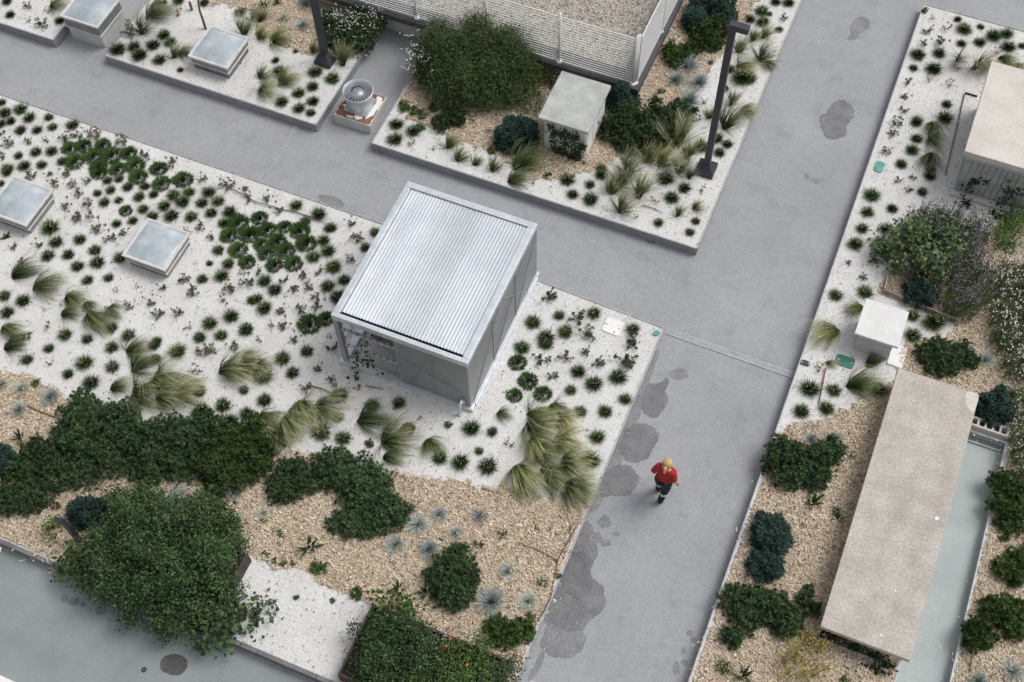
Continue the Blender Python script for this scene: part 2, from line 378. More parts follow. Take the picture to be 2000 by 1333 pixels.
BED4 = [(-30, 13.18), (-16.0, 13.21), (-15.97, 30), (-30, 30)]
BED5 = [(0.20, -3), (3.03, -3), (3.03, 11.45), (3.76, 11.45), (3.87, -3), (14, -3), (14, 20.85), (0.18, 20.82)]
b1 = bed(BED1, [1, 2, 3, 4]); b2 = bed(BED2, [0, 1, 3]); b3 = bed(BED3, [0, 1, 3]); b4 = bed(BED4, [0, 1])
b5 = bed(BED5, [1, 2, 3, 6, 7])
# terrace upstand: dark stone kerb units along the front of the long bed
x = -16.0
while x < -2.2:
    x1 = min(x + 1.0, -2.2)
    MB().box(x, x1 - 0.012, 3.60, 3.665, 0.0, BZ + 0.02).build('kerb_stone', 'slate_edge', terr)
    x = x1
MB().box(-16, -2.2, 3.578, 3.598, 0.0, 0.02).build('flashing', 'edging', terr)
# ramp beside the long concrete slab
mb = MB(); mb.add([(3.03, 11.45, 0.03), (3.76, 11.45, 0.03), (3.87, -3, 0.010), (3.03, -3, 0.010)], [(0, 3, 2, 1)])
rm = mb.build('ramp_floor', 'ramp'); tag(rm, kind='structure')
mb = MB(); mb.add([(3.76, 11.45, -0.6), (3.87, -3, -0.6), (3.87, -3, BZ), (3.76, 11.45, BZ)], [(0, 1, 2, 3)])
mb.add([(3.03, 11.445, -0.2), (3.76, 11.445, -0.2), (3.76, 11.445, BZ), (3.03, 11.445, BZ)], [(0, 1, 2, 3)])
mb.add([(3.032, 11.45, -0.6), (3.032, -3, -0.6), (3.032, -3, BZ), (3.032, 11.45, BZ)], [(3, 2, 1, 0)])
for v_ in range(len(mb.v)):
    vx, vy, vz = mb.v[v_]
    if vx > 3.5 and vz > 0 or vx > 3.5: mb.v[v_] = (vx - 0.004, vy, vz)
MBw = mb.build('ramp_wall', 'ramp'); tag(MBw, kind='structure')
MB().bar((3.05, 11.36, 0.05), (3.74, 11.36, 0.05), 0.03, 0.025).build('flashing', 'edging', MBw)

# loose cover of the beds ------------------------------------------------
def in_poly(X, Y, poly):
    ins = np.zeros(len(X), bool); n = len(poly)
    for i in range(n):
        x0, y0 = poly[i][0], poly[i][1]; x1, y1 = poly[(i + 1) % n][0], poly[(i + 1) % n][1]
        c = ((y0 > Y) != (y1 > Y)) & (X < (x1 - x0) * (Y - y0) / (y1 - y0 + 1e-12) + x0)
        ins ^= c
    return ins
def seen(X, Y, z, pad=380):
    V = np.stack([X, Y, np.full_like(X, z - H)], 1); k = V @ FX
    px = CX + F * (V @ RX) / k; py = CY - F * (V @ UX) / k
    return (px > -pad) & (px < 2000 + pad) & (py > -pad) & (py < 1333 + pad)
def scatter(poly, dens, z=BZ, holes=()):
    a = np.array([(p[0], p[1]) for p in poly]); lo = a.min(0); hi = a.max(0)
    lo = np.maximum(lo, [-19, -1]); hi = np.minimum(hi, [9, 24])
    n = int((hi - lo).prod() * dens)
    X = rng.uniform(lo[0], hi[0], n); Y = rng.uniform(lo[1], hi[1], n)
    k = seen(X, Y, z); X, Y = X[k], Y[k]
    k = in_poly(X, Y, poly)
    for h in holes: k &= ~in_poly(X, Y, h)
    return X[k], Y[k]
def wob(pxpoly, z=BZ, jit=0.05, step=0.12):
    pts = [P(a, b_, z)[:2] for a, b_ in pxpoly]; out = []
    for i in range(len(pts)):
        p, q = pts[i], pts[(i + 1) % len(pts)]; L = np.linalg.norm(q - p); n = max(1, int(L / step))
        for k in range(n):
            out.append(p + (q - p) * k / n + (rng.normal(0, jit, 2) if L < 4 else rng.normal(0, jit * 0.3, 2)))
    return [tuple(q) for q in out]
def clampx(poly, x0=None, x1=None, y0=None, y1=None):
    return [(min(max(p[0], x0 if x0 is not None else -1e9), x1 if x1 is not None else 1e9), min(max(p[1], y0 if y0 is not None else -1e9), y1 if y1 is not None else 1e9)) for p in poly]
WHITE = wob([(478, 1082), (520, 1098), (590, 1112), (640, 1142), (690, 1160), (727, 1186), (720, 1240), (640, 1345), (300, 1200), (420, 1150)]); WHITE = [(q[0], max(q[1], 3.70)) for q in WHITE]
MU1 = wob([(-200, 690), (0, 728), (60, 738), (112, 762), (150, 800), (240, 860), (330, 880), (430, 880), (520, 888), (600, 885), (660, 912), (720, 930), (770, 922), (860, 938), (950, 950), (1030, 962), (1090, 982), (1160, 985), (1120, 1090), (1040, 1290), (1000, 1400), (640, 1400), (330, 1215), (110, 1120), (-200, 980)])
MU1 = clampx(MU1, y0=3.70, x1=-2.23)
MU2 = wob([(812, 130), (780, 190), (800, 235), (850, 252), (885, 285), (960, 296), (1005, 320), (1050, 345), (1105, 348), (1165, 330), (1240, 300), (1310, 280), (1345, 245), (1345, 205), (1380, 150), (1410, 105), (1440, 60), (1470, 30), (1500, -40), (1000, -60), (700, -40)])
MU2 = clampx(MU2, x0=-8.72, x1=-2.6)
MU3 = wob([(405, -20), (420, 8), (455, 12), (490, 22), (505, 60), (530, 85), (565, 92), (600, 108), (640, 118), (700, 110), (730, 70), (780, -10), (700, -60), (400, -60)])
MU3 = clampx(MU3, x1=-10.0)
MU4 = wob([(1735, 530), (1722, 572), (1800, 600), (1858, 632), (1850, 655), (1790, 668), (1765, 690), (1752, 735), (1725, 765), (1690, 780), (1640, 800), (1590, 822), (1545, 832), (1512, 850), (1470, 980), (1340, 1360), (1500, 1500), (2200, 1500), (2200, 400), (1975, 425), (1920, 470), (1870, 500), (1800, 520)])
MU4 = clampx(MU4, x0=0.24)
SLABHOLE = [(3.0, -3), (3.86, -3), (3.8, 11.5), (3.0, 11.5)]
for poly, nm, par, holes in ((MU1, 'front', b1, [WHITE]), (MU2, 'mid', b2, []), (MU3, 'left', b3, []), (MU4, 'right', b5, [SLABHOLE])):
    # mulch bedding: fine grid of cells inside the outline
    a = np.array(poly); s_ = 0.09
    lo = np.maximum(a.min(0), [-19, 0]); hi = np.minimum(a.max(0), [9, 24])
    gx = np.arange(lo[0], hi[0], s_); gy = np.arange(lo[1], hi[1], s_)
    GX, GY = np.meshgrid(gx, gy); cx = GX.ravel() + s_ / 2; cy = GY.ravel() + s_ / 2
    k = in_poly(cx, cy, poly) & seen(cx, cy, BZ, 700)
    for h in holes: k &= ~in_poly(cx, cy, h)
    cx, cy = cx[k], cy[k]; n = len(cx)
    def hz(X, Y): return BZ + 0.014 + 0.008 * np.sin(X * 2.3 + Y) * np.cos(Y * 1.9 - X * .7) + 0.004 * np.sin(7 * X) * np.sin(6 * Y)
    V = []
    for dx, dy in ((-.5, -.5), (.5, -.5), (.5, .5), (-.5, .5)):
        X = cx + dx * s_; Y = cy + dy * s_; V.append(np.stack([X, Y, hz(X, Y)], 1))
    V = np.stack(V, 1).reshape(-1, 3)
    me = np_mesh('mulch', V, np.arange(n * 4).reshape(-1, 4), ['mulch'])
    bo = link('mulch_bedding', me, par); tag(bo, kind='stuff')
    # wood chips, some strewn past the edge
    X, Y = scatter(poly, 1350, holes=holes)
    jit = rng.random(len(X)) < 0.10; X = X + jit * rng.normal(0, .12, len(X)); Y = Y + jit * rng.normal(0, .12, len(X))
    n = len(X); L = np.clip(rng.lognormal(math.log(.017), .5, n), .006, .075); W = np.clip(rng.lognormal(math.log(.0075), .35, n), .006, .03)
    yaw = rng.uniform(0, 2 * math.pi, n); pit = rng.normal(0, .28, n); rol = rng.normal(0, .35, n)
    d = np.stack([np.cos(yaw) * np.cos(pit), np.sin(yaw) * np.cos(pit), np.sin(pit)], 1)
    sdv = np.stack([-np.sin(yaw), np.cos(yaw), np.zeros(n)], 1) * np.cos(rol)[:, None]; sdv[:, 2] = np.sin(rol)
    c = np.stack([X, Y, hz(X, Y) + rng.uniform(.006, .028, n)], 1)
    up = np.cross(d, sdv) * (0.3 * W)[:, None]
    l_ = d * L[:, None]; w_ = sdv * W[:, None]
    V = np.stack([c - l_ - w_ - up, c + l_ - w_ * .7 - up, c + l_ * .9 + up, c - l_ * .95 + up, c + l_ + w_ * .8 - up, c - l_ + w_ - up], 1).reshape(-1, 3)
    i0 = np.arange(n)[:, None] * 6
    Fq = np.concatenate([i0 + np.array([[0, 1, 2, 3]]), i0 + np.array([[3, 2, 4, 5]])], 0)
    co = link('wood_chips', np_mesh('chips', V, Fq, ['chip']), par); tag(co, kind='stuff')
def pebbles(poly, dens, z, holes, par, mat, r0=.0095, name='loose_gravel'):
    X, Y = scatter(poly, dens, z, holes); n = len(X)
    r = np.clip(rng.lognormal(math.log(r0), .35, n), .006, .035); yaw = rng.uniform(0, 6.28, n)
    c, s_ = np.cos(yaw), np.sin(yaw); V = []
    for ox, oy, oz in ((1, 0, .1), (0, .75, -.1), (-1, .1, .1), (.1, -.8, 0), (.1, .1, .65)):
        ax = ox * r * rng.uniform(.7, 1.2, n); ay = oy * r * rng.uniform(.7, 1.2, n)
        V.append(np.stack([X + c * ax - s_ * ay, Y + s_ * ax + c * ay, z + r * .35 + oz * r], 1))
    V = np.stack(V, 1).reshape(-1, 3); i0 = np.arange(n)[:, None] * 5
    Fq = np.concatenate([i0 + np.array([[a_, b_, 4]]) for a_, b_ in ((0, 1), (1, 2), (2, 3), (3, 0))], 0)
    o = link(name, np_mesh(name, V, Fq, [mat]), par); tag(o, kind='stuff')
SHEDHOLE = [(-7.1, 8.7), (-4.65, 8.7), (-4.65, 11.6), (-7.1, 11.6)]
pebbles(BED1, 560, BZ, [MU1], b1, 'pebble'); pebbles(WHITE, 560, BZ, [], b1, 'pebble')
pebbles(BED2, 560, BZ, [MU2], b2, 'pebble'); pebbles(BED3, 560, BZ, [MU3], b3, 'pebble'); pebbles(BED4, 500, BZ, [], b4, 'pebble')
pebbles(BED5, 560, BZ, [MU4, SLABHOLE], b5, 'pebble')

# damp patches on the paths: flat outlines a few millimetres above the screed
def smooth_poly(pts, it=2, jit=0.028):
    p = np.array(pts, float)
    for _ in range(it):
        q = np.roll(p, -1, 0); p = np.stack([p * .75 + q * .25, p * .25 + q * .75], 1).reshape(-1, 2)
    n = len(p); out = []
    for i in range(n):
        a, b_ = p[i], p[(i + 1) % n]; k = max(1, int(np.linalg.norm(b_ - a) / .03))
        for j in range(k): out.append(a + (b_ - a) * j / k)
    out = np.array(out); m_ = len(out); th = np.arange(m_) * .35
    out += np.stack([np.sin(th * 1.7) + np.sin(th * .63 + 1), np.cos(th * 1.3) + np.sin(th * .81)], 1) * jit * .5 + rng.normal(0, jit * .3, (m_, 2)) + np.stack([np.sin(th * 4.1 + 2), np.cos(th * 3.7)], 1) * jit * .25
    return out
def stain(q, z, mat, par, rim=.045):
    """flat damp mark: solid inside, rim fading out (attribute t)"""
    q = np.asarray(q); n = len(q); d = np.roll(q, -1, 0) - np.roll(q, 1, 0); d /= np.linalg.norm(d, axis=1, keepdims=True) + 1e-9
    nr = np.stack([d[:, 1], -d[:, 0]], 1)
    ar = np.sum(q[:, 0] * np.roll(q[:, 1], -1) - np.roll(q[:, 0], -1) * q[:, 1])
    if ar < 0: nr = -nr
    for _ in range(3): nr = (nr + np.roll(nr, 1, 0) + np.roll(nr, -1, 0)) / 3
    o_ = q + nr * rim
    me = bpy.data.meshes.new('damp_patch')
    me.from_pydata([(p[0], p[1], z) for p in q] + [(p[0], p[1], z - .0007 - .0004 * (i % 2)) for i, p in enumerate(o_)], [], [tuple(range(n))] + [(i, (i + 1) % n, n + (i + 1) % n, n + i) for i in range(n)])
    a = me.attributes.new('t', 'FLOAT', 'POINT'); a.data.foreach_set('value', np.concatenate([np.ones(n), np.zeros(n)]).astype(np.float32))
    me.materials.append(M[mat]); me.update(); return link('damp_patch', me, par)
def feather_mat(name):
    t = M[name].node_tree; b = [n for n in t.nodes if n.type == 'BSDF_PRINCIPLED'][0]; o = [n for n in t.nodes if n.type == 'OUTPUT_MATERIAL'][0]
    at = t.nodes.new('ShaderNodeAttribute'); at.attribute_name = 't'
    nz = tex(t, 'noise', 22, detail=5, rough=.7); ad = t.nodes.new('ShaderNodeMath'); ad.operation = 'ADD'; sb = t.nodes.new('ShaderNodeMath'); sb.operation = 'MULTIPLY_ADD'
    sb.inputs[1].default_value = .9; sb.inputs[2].default_value = -.45; t.links.new(nz.outputs[0], sb.inputs[0]); t.links.new(at.outputs['Fac'], ad.inputs[0]); t.links.new(sb.outputs[0], ad.inputs[1])
    r_ = ramp(t, [(.38, 0), (.62, 1)], ad.outputs[0])
    n2 = tex(t, 'noise', 3.5, detail=3); r2 = ramp(t, [(.3, .72), (.6, 1)], n2.outputs[0])
    f = t.nodes.new('ShaderNodeMath'); f.operation = 'MULTIPLY'; t.links.new(r_.outputs[0], f.inputs[0]); t.links.new(r2.outputs[0], f.inputs[1])
    tr = t.nodes.new('ShaderNodeBsdfTransparent'); ms = t.nodes.new('ShaderNodeMixShader'); t.links.new(f.outputs[0], ms.inputs[0]); t.links.new(tr.outputs[0], ms.inputs[1]); t.links.new(b.outputs[0], ms.inputs[2]); t.links.new(ms.outputs[0], o.inputs[0])
ST = lambda ox, oy, k, pts: [(ox + a / k, oy + b_ / k) for a, b_ in pts]
def ell(x_, y_, rx, ry, n=10): return [(x_ + rx * math.cos(i * 2 * math.pi / n) * random.uniform(.85, 1.1), y_ + ry * math.sin(i * 2 * math.pi / n) * random.uniform(.85, 1.1)) for i in range(n)]
A_ = (1000, 666, 3.992); B_ = (1000, 1000, 4.0)
stains = [
    ('damp', 4, ST(*A_, [(1050, 350), (1030, 420), (1020, 500), (1030, 560), (1090, 600), (1150, 580), (1180, 510), (1205, 450), (1175, 400), (1180, 370), (1220, 330), (1215, 280), (1180, 330), (1120, 350)])),
    ('damp', 4, ST(*A_, [(900, 700), (960, 660), (1040, 655), (1100, 690), (1135, 750), (1120, 810), (1070, 860), (1040, 920), (970, 950), (900, 920), (870, 870), (865, 800)])),
    ('damp', 4, ST(*A_, [(770, 1000), (860, 980), (930, 990), (960, 1040), (975, 1100), (960, 1150), (900, 1190), (820, 1205), (740, 1200), (690, 1200), (700, 1120)])),
    ('damp_light', 3, ST(*A_, [(1150, 60), (1120, 160), (1085, 270), (1060, 350), (1030, 440), (1010, 540), (960, 640), (890, 740), (870, 860), (850, 960), (780, 1010), (720, 1180), (700, 1260), (640, 1330), (600, 1340), (700, 1090), (800, 850), (900, 620), (1000, 390), (1130, 80)])),
    ('damp_light', 3, ST(*A_, [(1130, 130), (1100, 210), (1060, 320), (1020, 420), (960, 560), (900, 700), (850, 820), (800, 940), (740, 1060), (690, 1200), (640, 1290), (622, 1300), (700, 1090), (800, 850), (900, 620), (1000, 390), (1110, 130)])),
    ('damp_light', 3, ST(*A_, ell(1300, 262, 75, 40))),
    ('damp', 4, ST(*B_, [(590, 60), (615, 200), (660, 270), (640, 350), (610, 440), (610, 510), (650, 570), (700, 600), (705, 680), (680, 790), (570, 860), (550, 930), (470, 955), (360, 920), (300, 870), (262, 830), (330, 680), (400, 515), (480, 310), (560, 120)])),
    ('damp_dark_soft', 6, ST(*B_, [(470, 330), (600, 330), (600, 520), (620, 600), (560, 670), (440, 640), (390, 560), (410, 470)])),
    ('damp_light', 5, ST(*B_, [(300, 870), (250, 950), (235, 1040), (280, 1110), (380, 1140), (490, 1110), (545, 1060), (555, 960), (470, 950), (360, 915)])),
    ('damp_light', 5, ST(*B_, ell(655, 205, 50, 40))), ('damp_light', 5, ST(*B_, ell(725, 80, 42, 45))), ('damp_light', 5, ST(*B_, ell(820, 175, 26, 16))), ('damp_light', 5, ST(*B_, ell(735, 245, 40, 26))),
    ('damp_light', 4, ST(*B_, [(235, 1080), (255, 1130), (215, 1230), (150, 1320), (120, 1320), (180, 1200)])),
    ('damp_light', 3, ST(*B_, ell(1390, 950, 24, 22))), ('damp_light', 3, ST(*B_, ell(1415, 1000, 24, 22))), ('damp_light', 3, ST(*B_, ell(1340, 1085, 18, 28))), ('damp_light', 3, ST(*B_, ell(1352, 1175, 24, 24))), ('damp_light', 3, ST(*B_, ell(1285, 1225, 25, 55))),
    ('damp', 4, ST(1500, 0, 4, [(530, 790), (600, 800), (650, 850), (668, 870), (640, 950), (600, 990), (600, 1050), (560, 1080), (490, 1085), (450, 1050), (440, 1000), (415, 950), (420, 930), (460, 890)])),
    ('damp_light', 4, ST(1500, 0, 4, [(690, 150), (740, 135), (790, 160), (795, 200), (760, 235), (715, 255), (690, 300), (630, 320), (625, 300), (655, 270), (650, 215)])),
    ('damp_light', 4, ST(1500, 333, 4, ell(375, 82, 24, 20))), ('damp_light', 4, ST(1500, 333, 4, ell(303, 45, 16, 22))), ('damp_light', 4, ST(1500, 333, 4, ell(337, 76, 9, 7))),
    ('damp_light', 2, ST(1000, 333, 4, [(1060, 530), (1100, 540), (1120, 570), (1090, 575), (1040, 555)])),
    ('damp_light', 2, ST(0, 0, 4, [(420, 330), (480, 300), (520, 240), (540, 250), (500, 320), (450, 380), (425, 370)])), ('damp_light', 2, ST(500, 0, 4, [(460, 1010), (490, 980), (510, 990), (505, 1020), (470, 1035)])),
    ('damp_light', 4, ST(500, 333, 4, [(480, 190), (560, 205), (620, 215), (680, 250), (680, 290), (640, 300), (590, 270), (500, 235)])),
]
surf('damp_dark_soft', (0.135, 0.135, 0.14), (0.175, 0.175, 0.18), scale=3, fine=38, rough=0.55, fine_amt=0.3, bmp=0.2, bdist=0.002)
for mt in ('damp', 'damp_light', 'damp_dark', 'damp_dark_soft'): feather_mat(mt)
for k_, (mt, lay, pl) in enumerate(stains):
    pw_ = np.array([P(a, b_, 0)[:2] for a, b_ in pl]); sz_ = float(np.min(pw_.max(0) - pw_.min(0)))
    q = smooth_poly(pw_, jit=min(.028, sz_ * .05)); mt_rim = min(.06, sz_ * .12)
    stain(q, 0.001 * lay + 0.0001 * k_, mt, deck, mt_rim)
for x_, y_, rx, ry, mt in ((1360, 1195, 102, 80, 'damp_dark'), (505, 680, 26, 28, 'terr_damp'), (580, 706, 38, 22, 'terr_damp'), (650, 725, 15, 22, 'terr_damp'), (790, 775, 38, 30, 'terr_damp'), (1165, 900, 50, 45, 'terr_damp'), (1290, 920, 75, 50, 'damp_dark'), (1050, 850, 40, 22, 'terr_damp'), (1555, 1045, 45, 38, 'damp_dark')):
    if 'terr_damp' not in M: surf('terr_damp', (0.17, 0.19, 0.19), (0.20, 0.22, 0.22), scale=3, fine=120, rough=0.5, fine_amt=0.14, bmp=0.1, bdist=0.002); feather_mat('terr_damp')
    q = smooth_poly([P(a, b_, 0)[:2] for a, b_ in ST(0, 1000, 4, ell(x_, y_, rx, ry, 12))], jit=.006)
    stain(q, 0.009, mt, terr, .03)
# slot drains
def drain(a, b_, label, hw=.052):
    a = Vector(a); b_ = Vector(b_); d = (b_ - a); L = d.length; d.normalize(); s_ = Vector((-d.y, d.x, 0))
    t_ = thing('drain_channel', label, 'drain', (a + b_) / 2)
    n = max(2, int(L / 0.5))
    for i in range(n):
        p = a + d * (L * i / n + .004); q = a + d * (L * (i + 1) / n - .004)
        g = MB()
        for o_ in (-hw, hw): g.bar(p + s_ * o_, q + s_ * o_, .014, .014)
        k = int((q - p).length / .028)
        for j in range(k + 1):
            c = p + (q - p) * (j / k); g.bar(c - s_ * hw * .95, c + s_ * hw * .95, .010, .010)
        g.build('grate', 'drain_metal', t_)
    mb_ = MB(); mb_.bar(a - Vector((0, 0, .001)), b_ - Vector((0, 0, .001)), hw * 2.3, .004); mb_.build('channel', 'kerb_face', t_)
drain((-2.17, 11.5, .008), (0.17, 11.48, .008), 'pale metal slot drain crossing the wide path below the crossing')
drain((-10.40, 13.22, .008), (-10.42, 11.60, .008), 'narrow metal slot drain crossing the path left of the roof fan', .034)

# ------------------------------------------------------------------ corrugated shed
SX0, SX1, SY0, SY1, SZ = -7.09, -4.67, 8.67, 11.62, 1.76
shed = thing('metal_shed', 'galvanised shed with corrugated roof and perforated sheet walls', 'shed', (-5.88, 10.1, BZ))
zt = SZ
for (x0, x1, y0, y1) in ((SX0, SX1, SY0, SY0 + .085), (SX0, SX1, SY1 - .12, SY1), (SX0, SX0 + .11, SY0 + .087, SY1 - .122), (SX1 - .12, SX1, SY0 + .087, SY1 - .122)):
    MB().box(x0, x1, y0, y1, zt - .13, zt).build('roof_beam', 'galv', shed, bevel=.006)
# corrugated sheets laid side by side, lower at the front
ix0, ix1 = SX0 + .112, SX1 - .122; pitch = .058; nx = 12
W3 = (ix1 - ix0) / 3
for k in range(3):
    a, b_ = ix0 + k * W3 - (.02 if k else 0), ix0 + (k + 1) * W3
    n = int((b_ - a) / pitch * 8); Xs = np.linspace(a, b_, n)
    Ys = np.linspace(SY0 + .15, SY1 - .135, 9); V = []
    for yy in Ys:
        zz = SZ - .050 + .030 * (yy - SY0) / (SY1 - SY0)
        V.append(np.stack([Xs, np.full(n, yy), zz + .013 * np.sin(Xs / pitch * 2 * math.pi) + .0025 * k], 1))
    V = np.concatenate(V); idx = np.arange(9 * n).reshape(9, n)
    Fq = np.stack([idx[:-1, :-1], idx[:-1, 1:], idx[1:, 1:], idx[1:, :-1]], -1).reshape(-1, 4)
    o_ = shed.location
    me = np_mesh('roof_sheet', V - np.array(o_), Fq, ['galv_roof_b' if k == 1 else 'galv_roof_a'], smooth=True)
    link('roof_sheet', me, shed)
MB().box(SX0 + .112, SX1 - .122, SY0 + .09, SY0 + .25, SZ - .15, SZ - .12).build('gutter', 'dark_hole', shed)
# base rails
for (x0, x1, y0, y1) in ((SX0 - .04, SX1 + .04, SY0 - .05, SY0 + .09), (SX0 - .04, SX1 + .04, SY1 - .09, SY1 + .02), (SX0 - .04, SX0 + .09, SY0 + .092, SY1 - .092), (SX1 - .09, SX1 + .06, SY0 + .092, SY1 - .092)):
    MB().box(x0, x1, y0, y1, BZ - .05, BZ + .09).build('base_rail', 'galv', shed, bevel=.006)
# posts
for px_, py_ in ((SX0 + .05, SY0 + .05), (SX1 - .05, SY0 + .05), (SX0 + .05, SY1 - .05), (SX1 - .05, SY1 - .05), (-5.98, SY0 + .05)):
    s_ = .045 if px_ != -5.98 else .02
    MB().box(px_ - s_, px_ + s_, py_ - s_, py_ + s_, BZ + .09, SZ - .13).build('post', 'galv_dull', shed)
# perforated panels: right wall in three, front right half, back in two
def panel(p, q, z0, z1, off=(0, 0)):
    mb_ = MB(); mb_.bar(((p[0]), (p[1]), (z0 + z1) / 2), ((q[0]), (q[1]), (z0 + z1) / 2), .004, z1 - z0)
    return mb_.build('perforated_panel', 'perforated', shed)
ys = np.linspace(SY0 + .02, SY1 - .02, 4)
for i in range(3): panel((SX1 - .004, ys[i] + .004), (SX1 - .004, ys[i + 1] - .004), BZ + .09, SZ - .132)
panel((-5.955, SY0 + .006), (SX1 - .02, SY0 + .006), BZ + .09, SZ - .132)
xs = np.linspace(SX0 + .02, SX1 - .02, 3)
for i in range(2): panel((xs[i] + .004, SY1 - .004), (xs[i + 1] - .004, SY1 - .004), BZ + .09, SZ - .132)
# braces seen through the sheets
zl, zh = BZ + .12, SZ - .16
def brace(p, q, w=.016):
    d_ = Vector((.030 + .009, 0, 0)) if p[0] > SX1 - .05 else Vector((0, -.036 - .006, 0))
    MB().bar(Vector(p) + d_, Vector(q) + d_, w, w * .7).build('brace', 'galv_dull', shed)
for i in range(3):
    if i: brace((SX1 - .03, ys[i], zl), (SX1 - .03, ys[i], zh))
brace((SX1 - .028, ys[0] + .1, zl), (SX1 - .028, ys[1] + .25, zh)); brace((SX1 - .028, ys[1], zl), (SX1 - .028, ys[2] + .3, zh))
brace((SX1 - .034, ys[2], zl), (SX1 - .034, ys[3] - .05, zh)); brace((SX1 - .034, ys[1] + .45, zh), (SX1 - .034, ys[2] + .55, zl))
brace((-5.90, SY0 + .03, zh - .45), (SX1 - .12, SY0 + .03, zl + .35)); brace((-5.33, SY0 + .034, zl), (-5.33, SY0 + .034, zh))
brace((-5.80, SY0 + .038, zl), (-5.30, SY0 + .038, zh)); brace((-5.25, SY0 + .038, zh - .4), (-4.80, SY0 + .038, zl + .2))
# slotted rails across the open half of the front and along the open left side
def slotted(p, q):
    mb_ = MB(); mb_.bar(p, q, .045, .045); r_ = mb_.build('slotted_rail', 'galv', shed)
    P0, Q0 = Vector(p), Vector(q); n = int((Q0 - P0).length / .11); h_ = MB()
    for i in range(n):
        c = P0 + (Q0 - P0) * ((i + .5) / n); d = (Q0 - P0).normalized() * .018
        h_.bar(c - d + Vector((0, 0, .0235)), c + d + Vector((0, 0, .0235)), .016, .002)
        h_.bar(c - d + Vector((0, -.0235, 0)), c + d + Vector((0, -.0235, 0)), .002, .014)
    tag(h_.build('slots', 'dark_hole', r_), kind='stuff')
for z_ in (.62, 1.12): slotted((SX0 + .11, SY0 + .05, z_ + .2), (-6.01, SY0 + .05, z_ + .2))
for z_ in (.62, 1.12): slotted((SX0 + .05, SY0 + .11, z_ + .2), (SX0 + .05, SY1 - .11, z_ + .2))
slotted((SX0 + .35, SY0 + .32, 1.2), (SX0 + .35, SY1 - .2, 1.2))
# plant equipment inside
cab = thing('equipment_cabinet', 'grey equipment cabinet seen through the open front of the metal shed', 'cabinet', (-5.95, 10.5, BZ))
MB().box(-6.80, -5.45, 9.25, 11.1, BZ, 1.10).build('body', 'cabinet_grey', cab, bevel=.01)
MB().box(-6.42, -6.10, 9.232, 9.248, .45, 1.0).build('louvre', 'black_plastic', cab)
for i in range(6): MB().box(-6.40, -6.12, 9.216, 9.231, .49 + i * .085, .52 + i * .085).build('louvre_blade', 'galv_dull', cab)
MB().box(-6.62, -6.605, 9.238, 9.249, .3, 1.05).build('door_joint', 'black_plastic', cab)
# bent overflow pipe at the front right corner
pp = thing('overflow_pipe', 'shiny bent metal pipe at the front right corner of the shed', 'pipe', (-4.80, 8.58, BZ))
pts = [Vector((-4.80, 8.66, .42)) + Vector((0, -.10 * (1 - math.cos(a)) * .8, .12 * math.sin(a))) for a in np.linspace(0, math.pi, 9)]
MB().tube([(-4.80, 8.66, .20)] + pts + [(-4.80, 8.50, .26)], .026, 10).build('bend', 'galv', pp, smooth=True)
MB().tube([(-4.80, 8.50, .27), (-4.80, 8.50, .22)], .036, 10).build('collar', 'galv', pp)

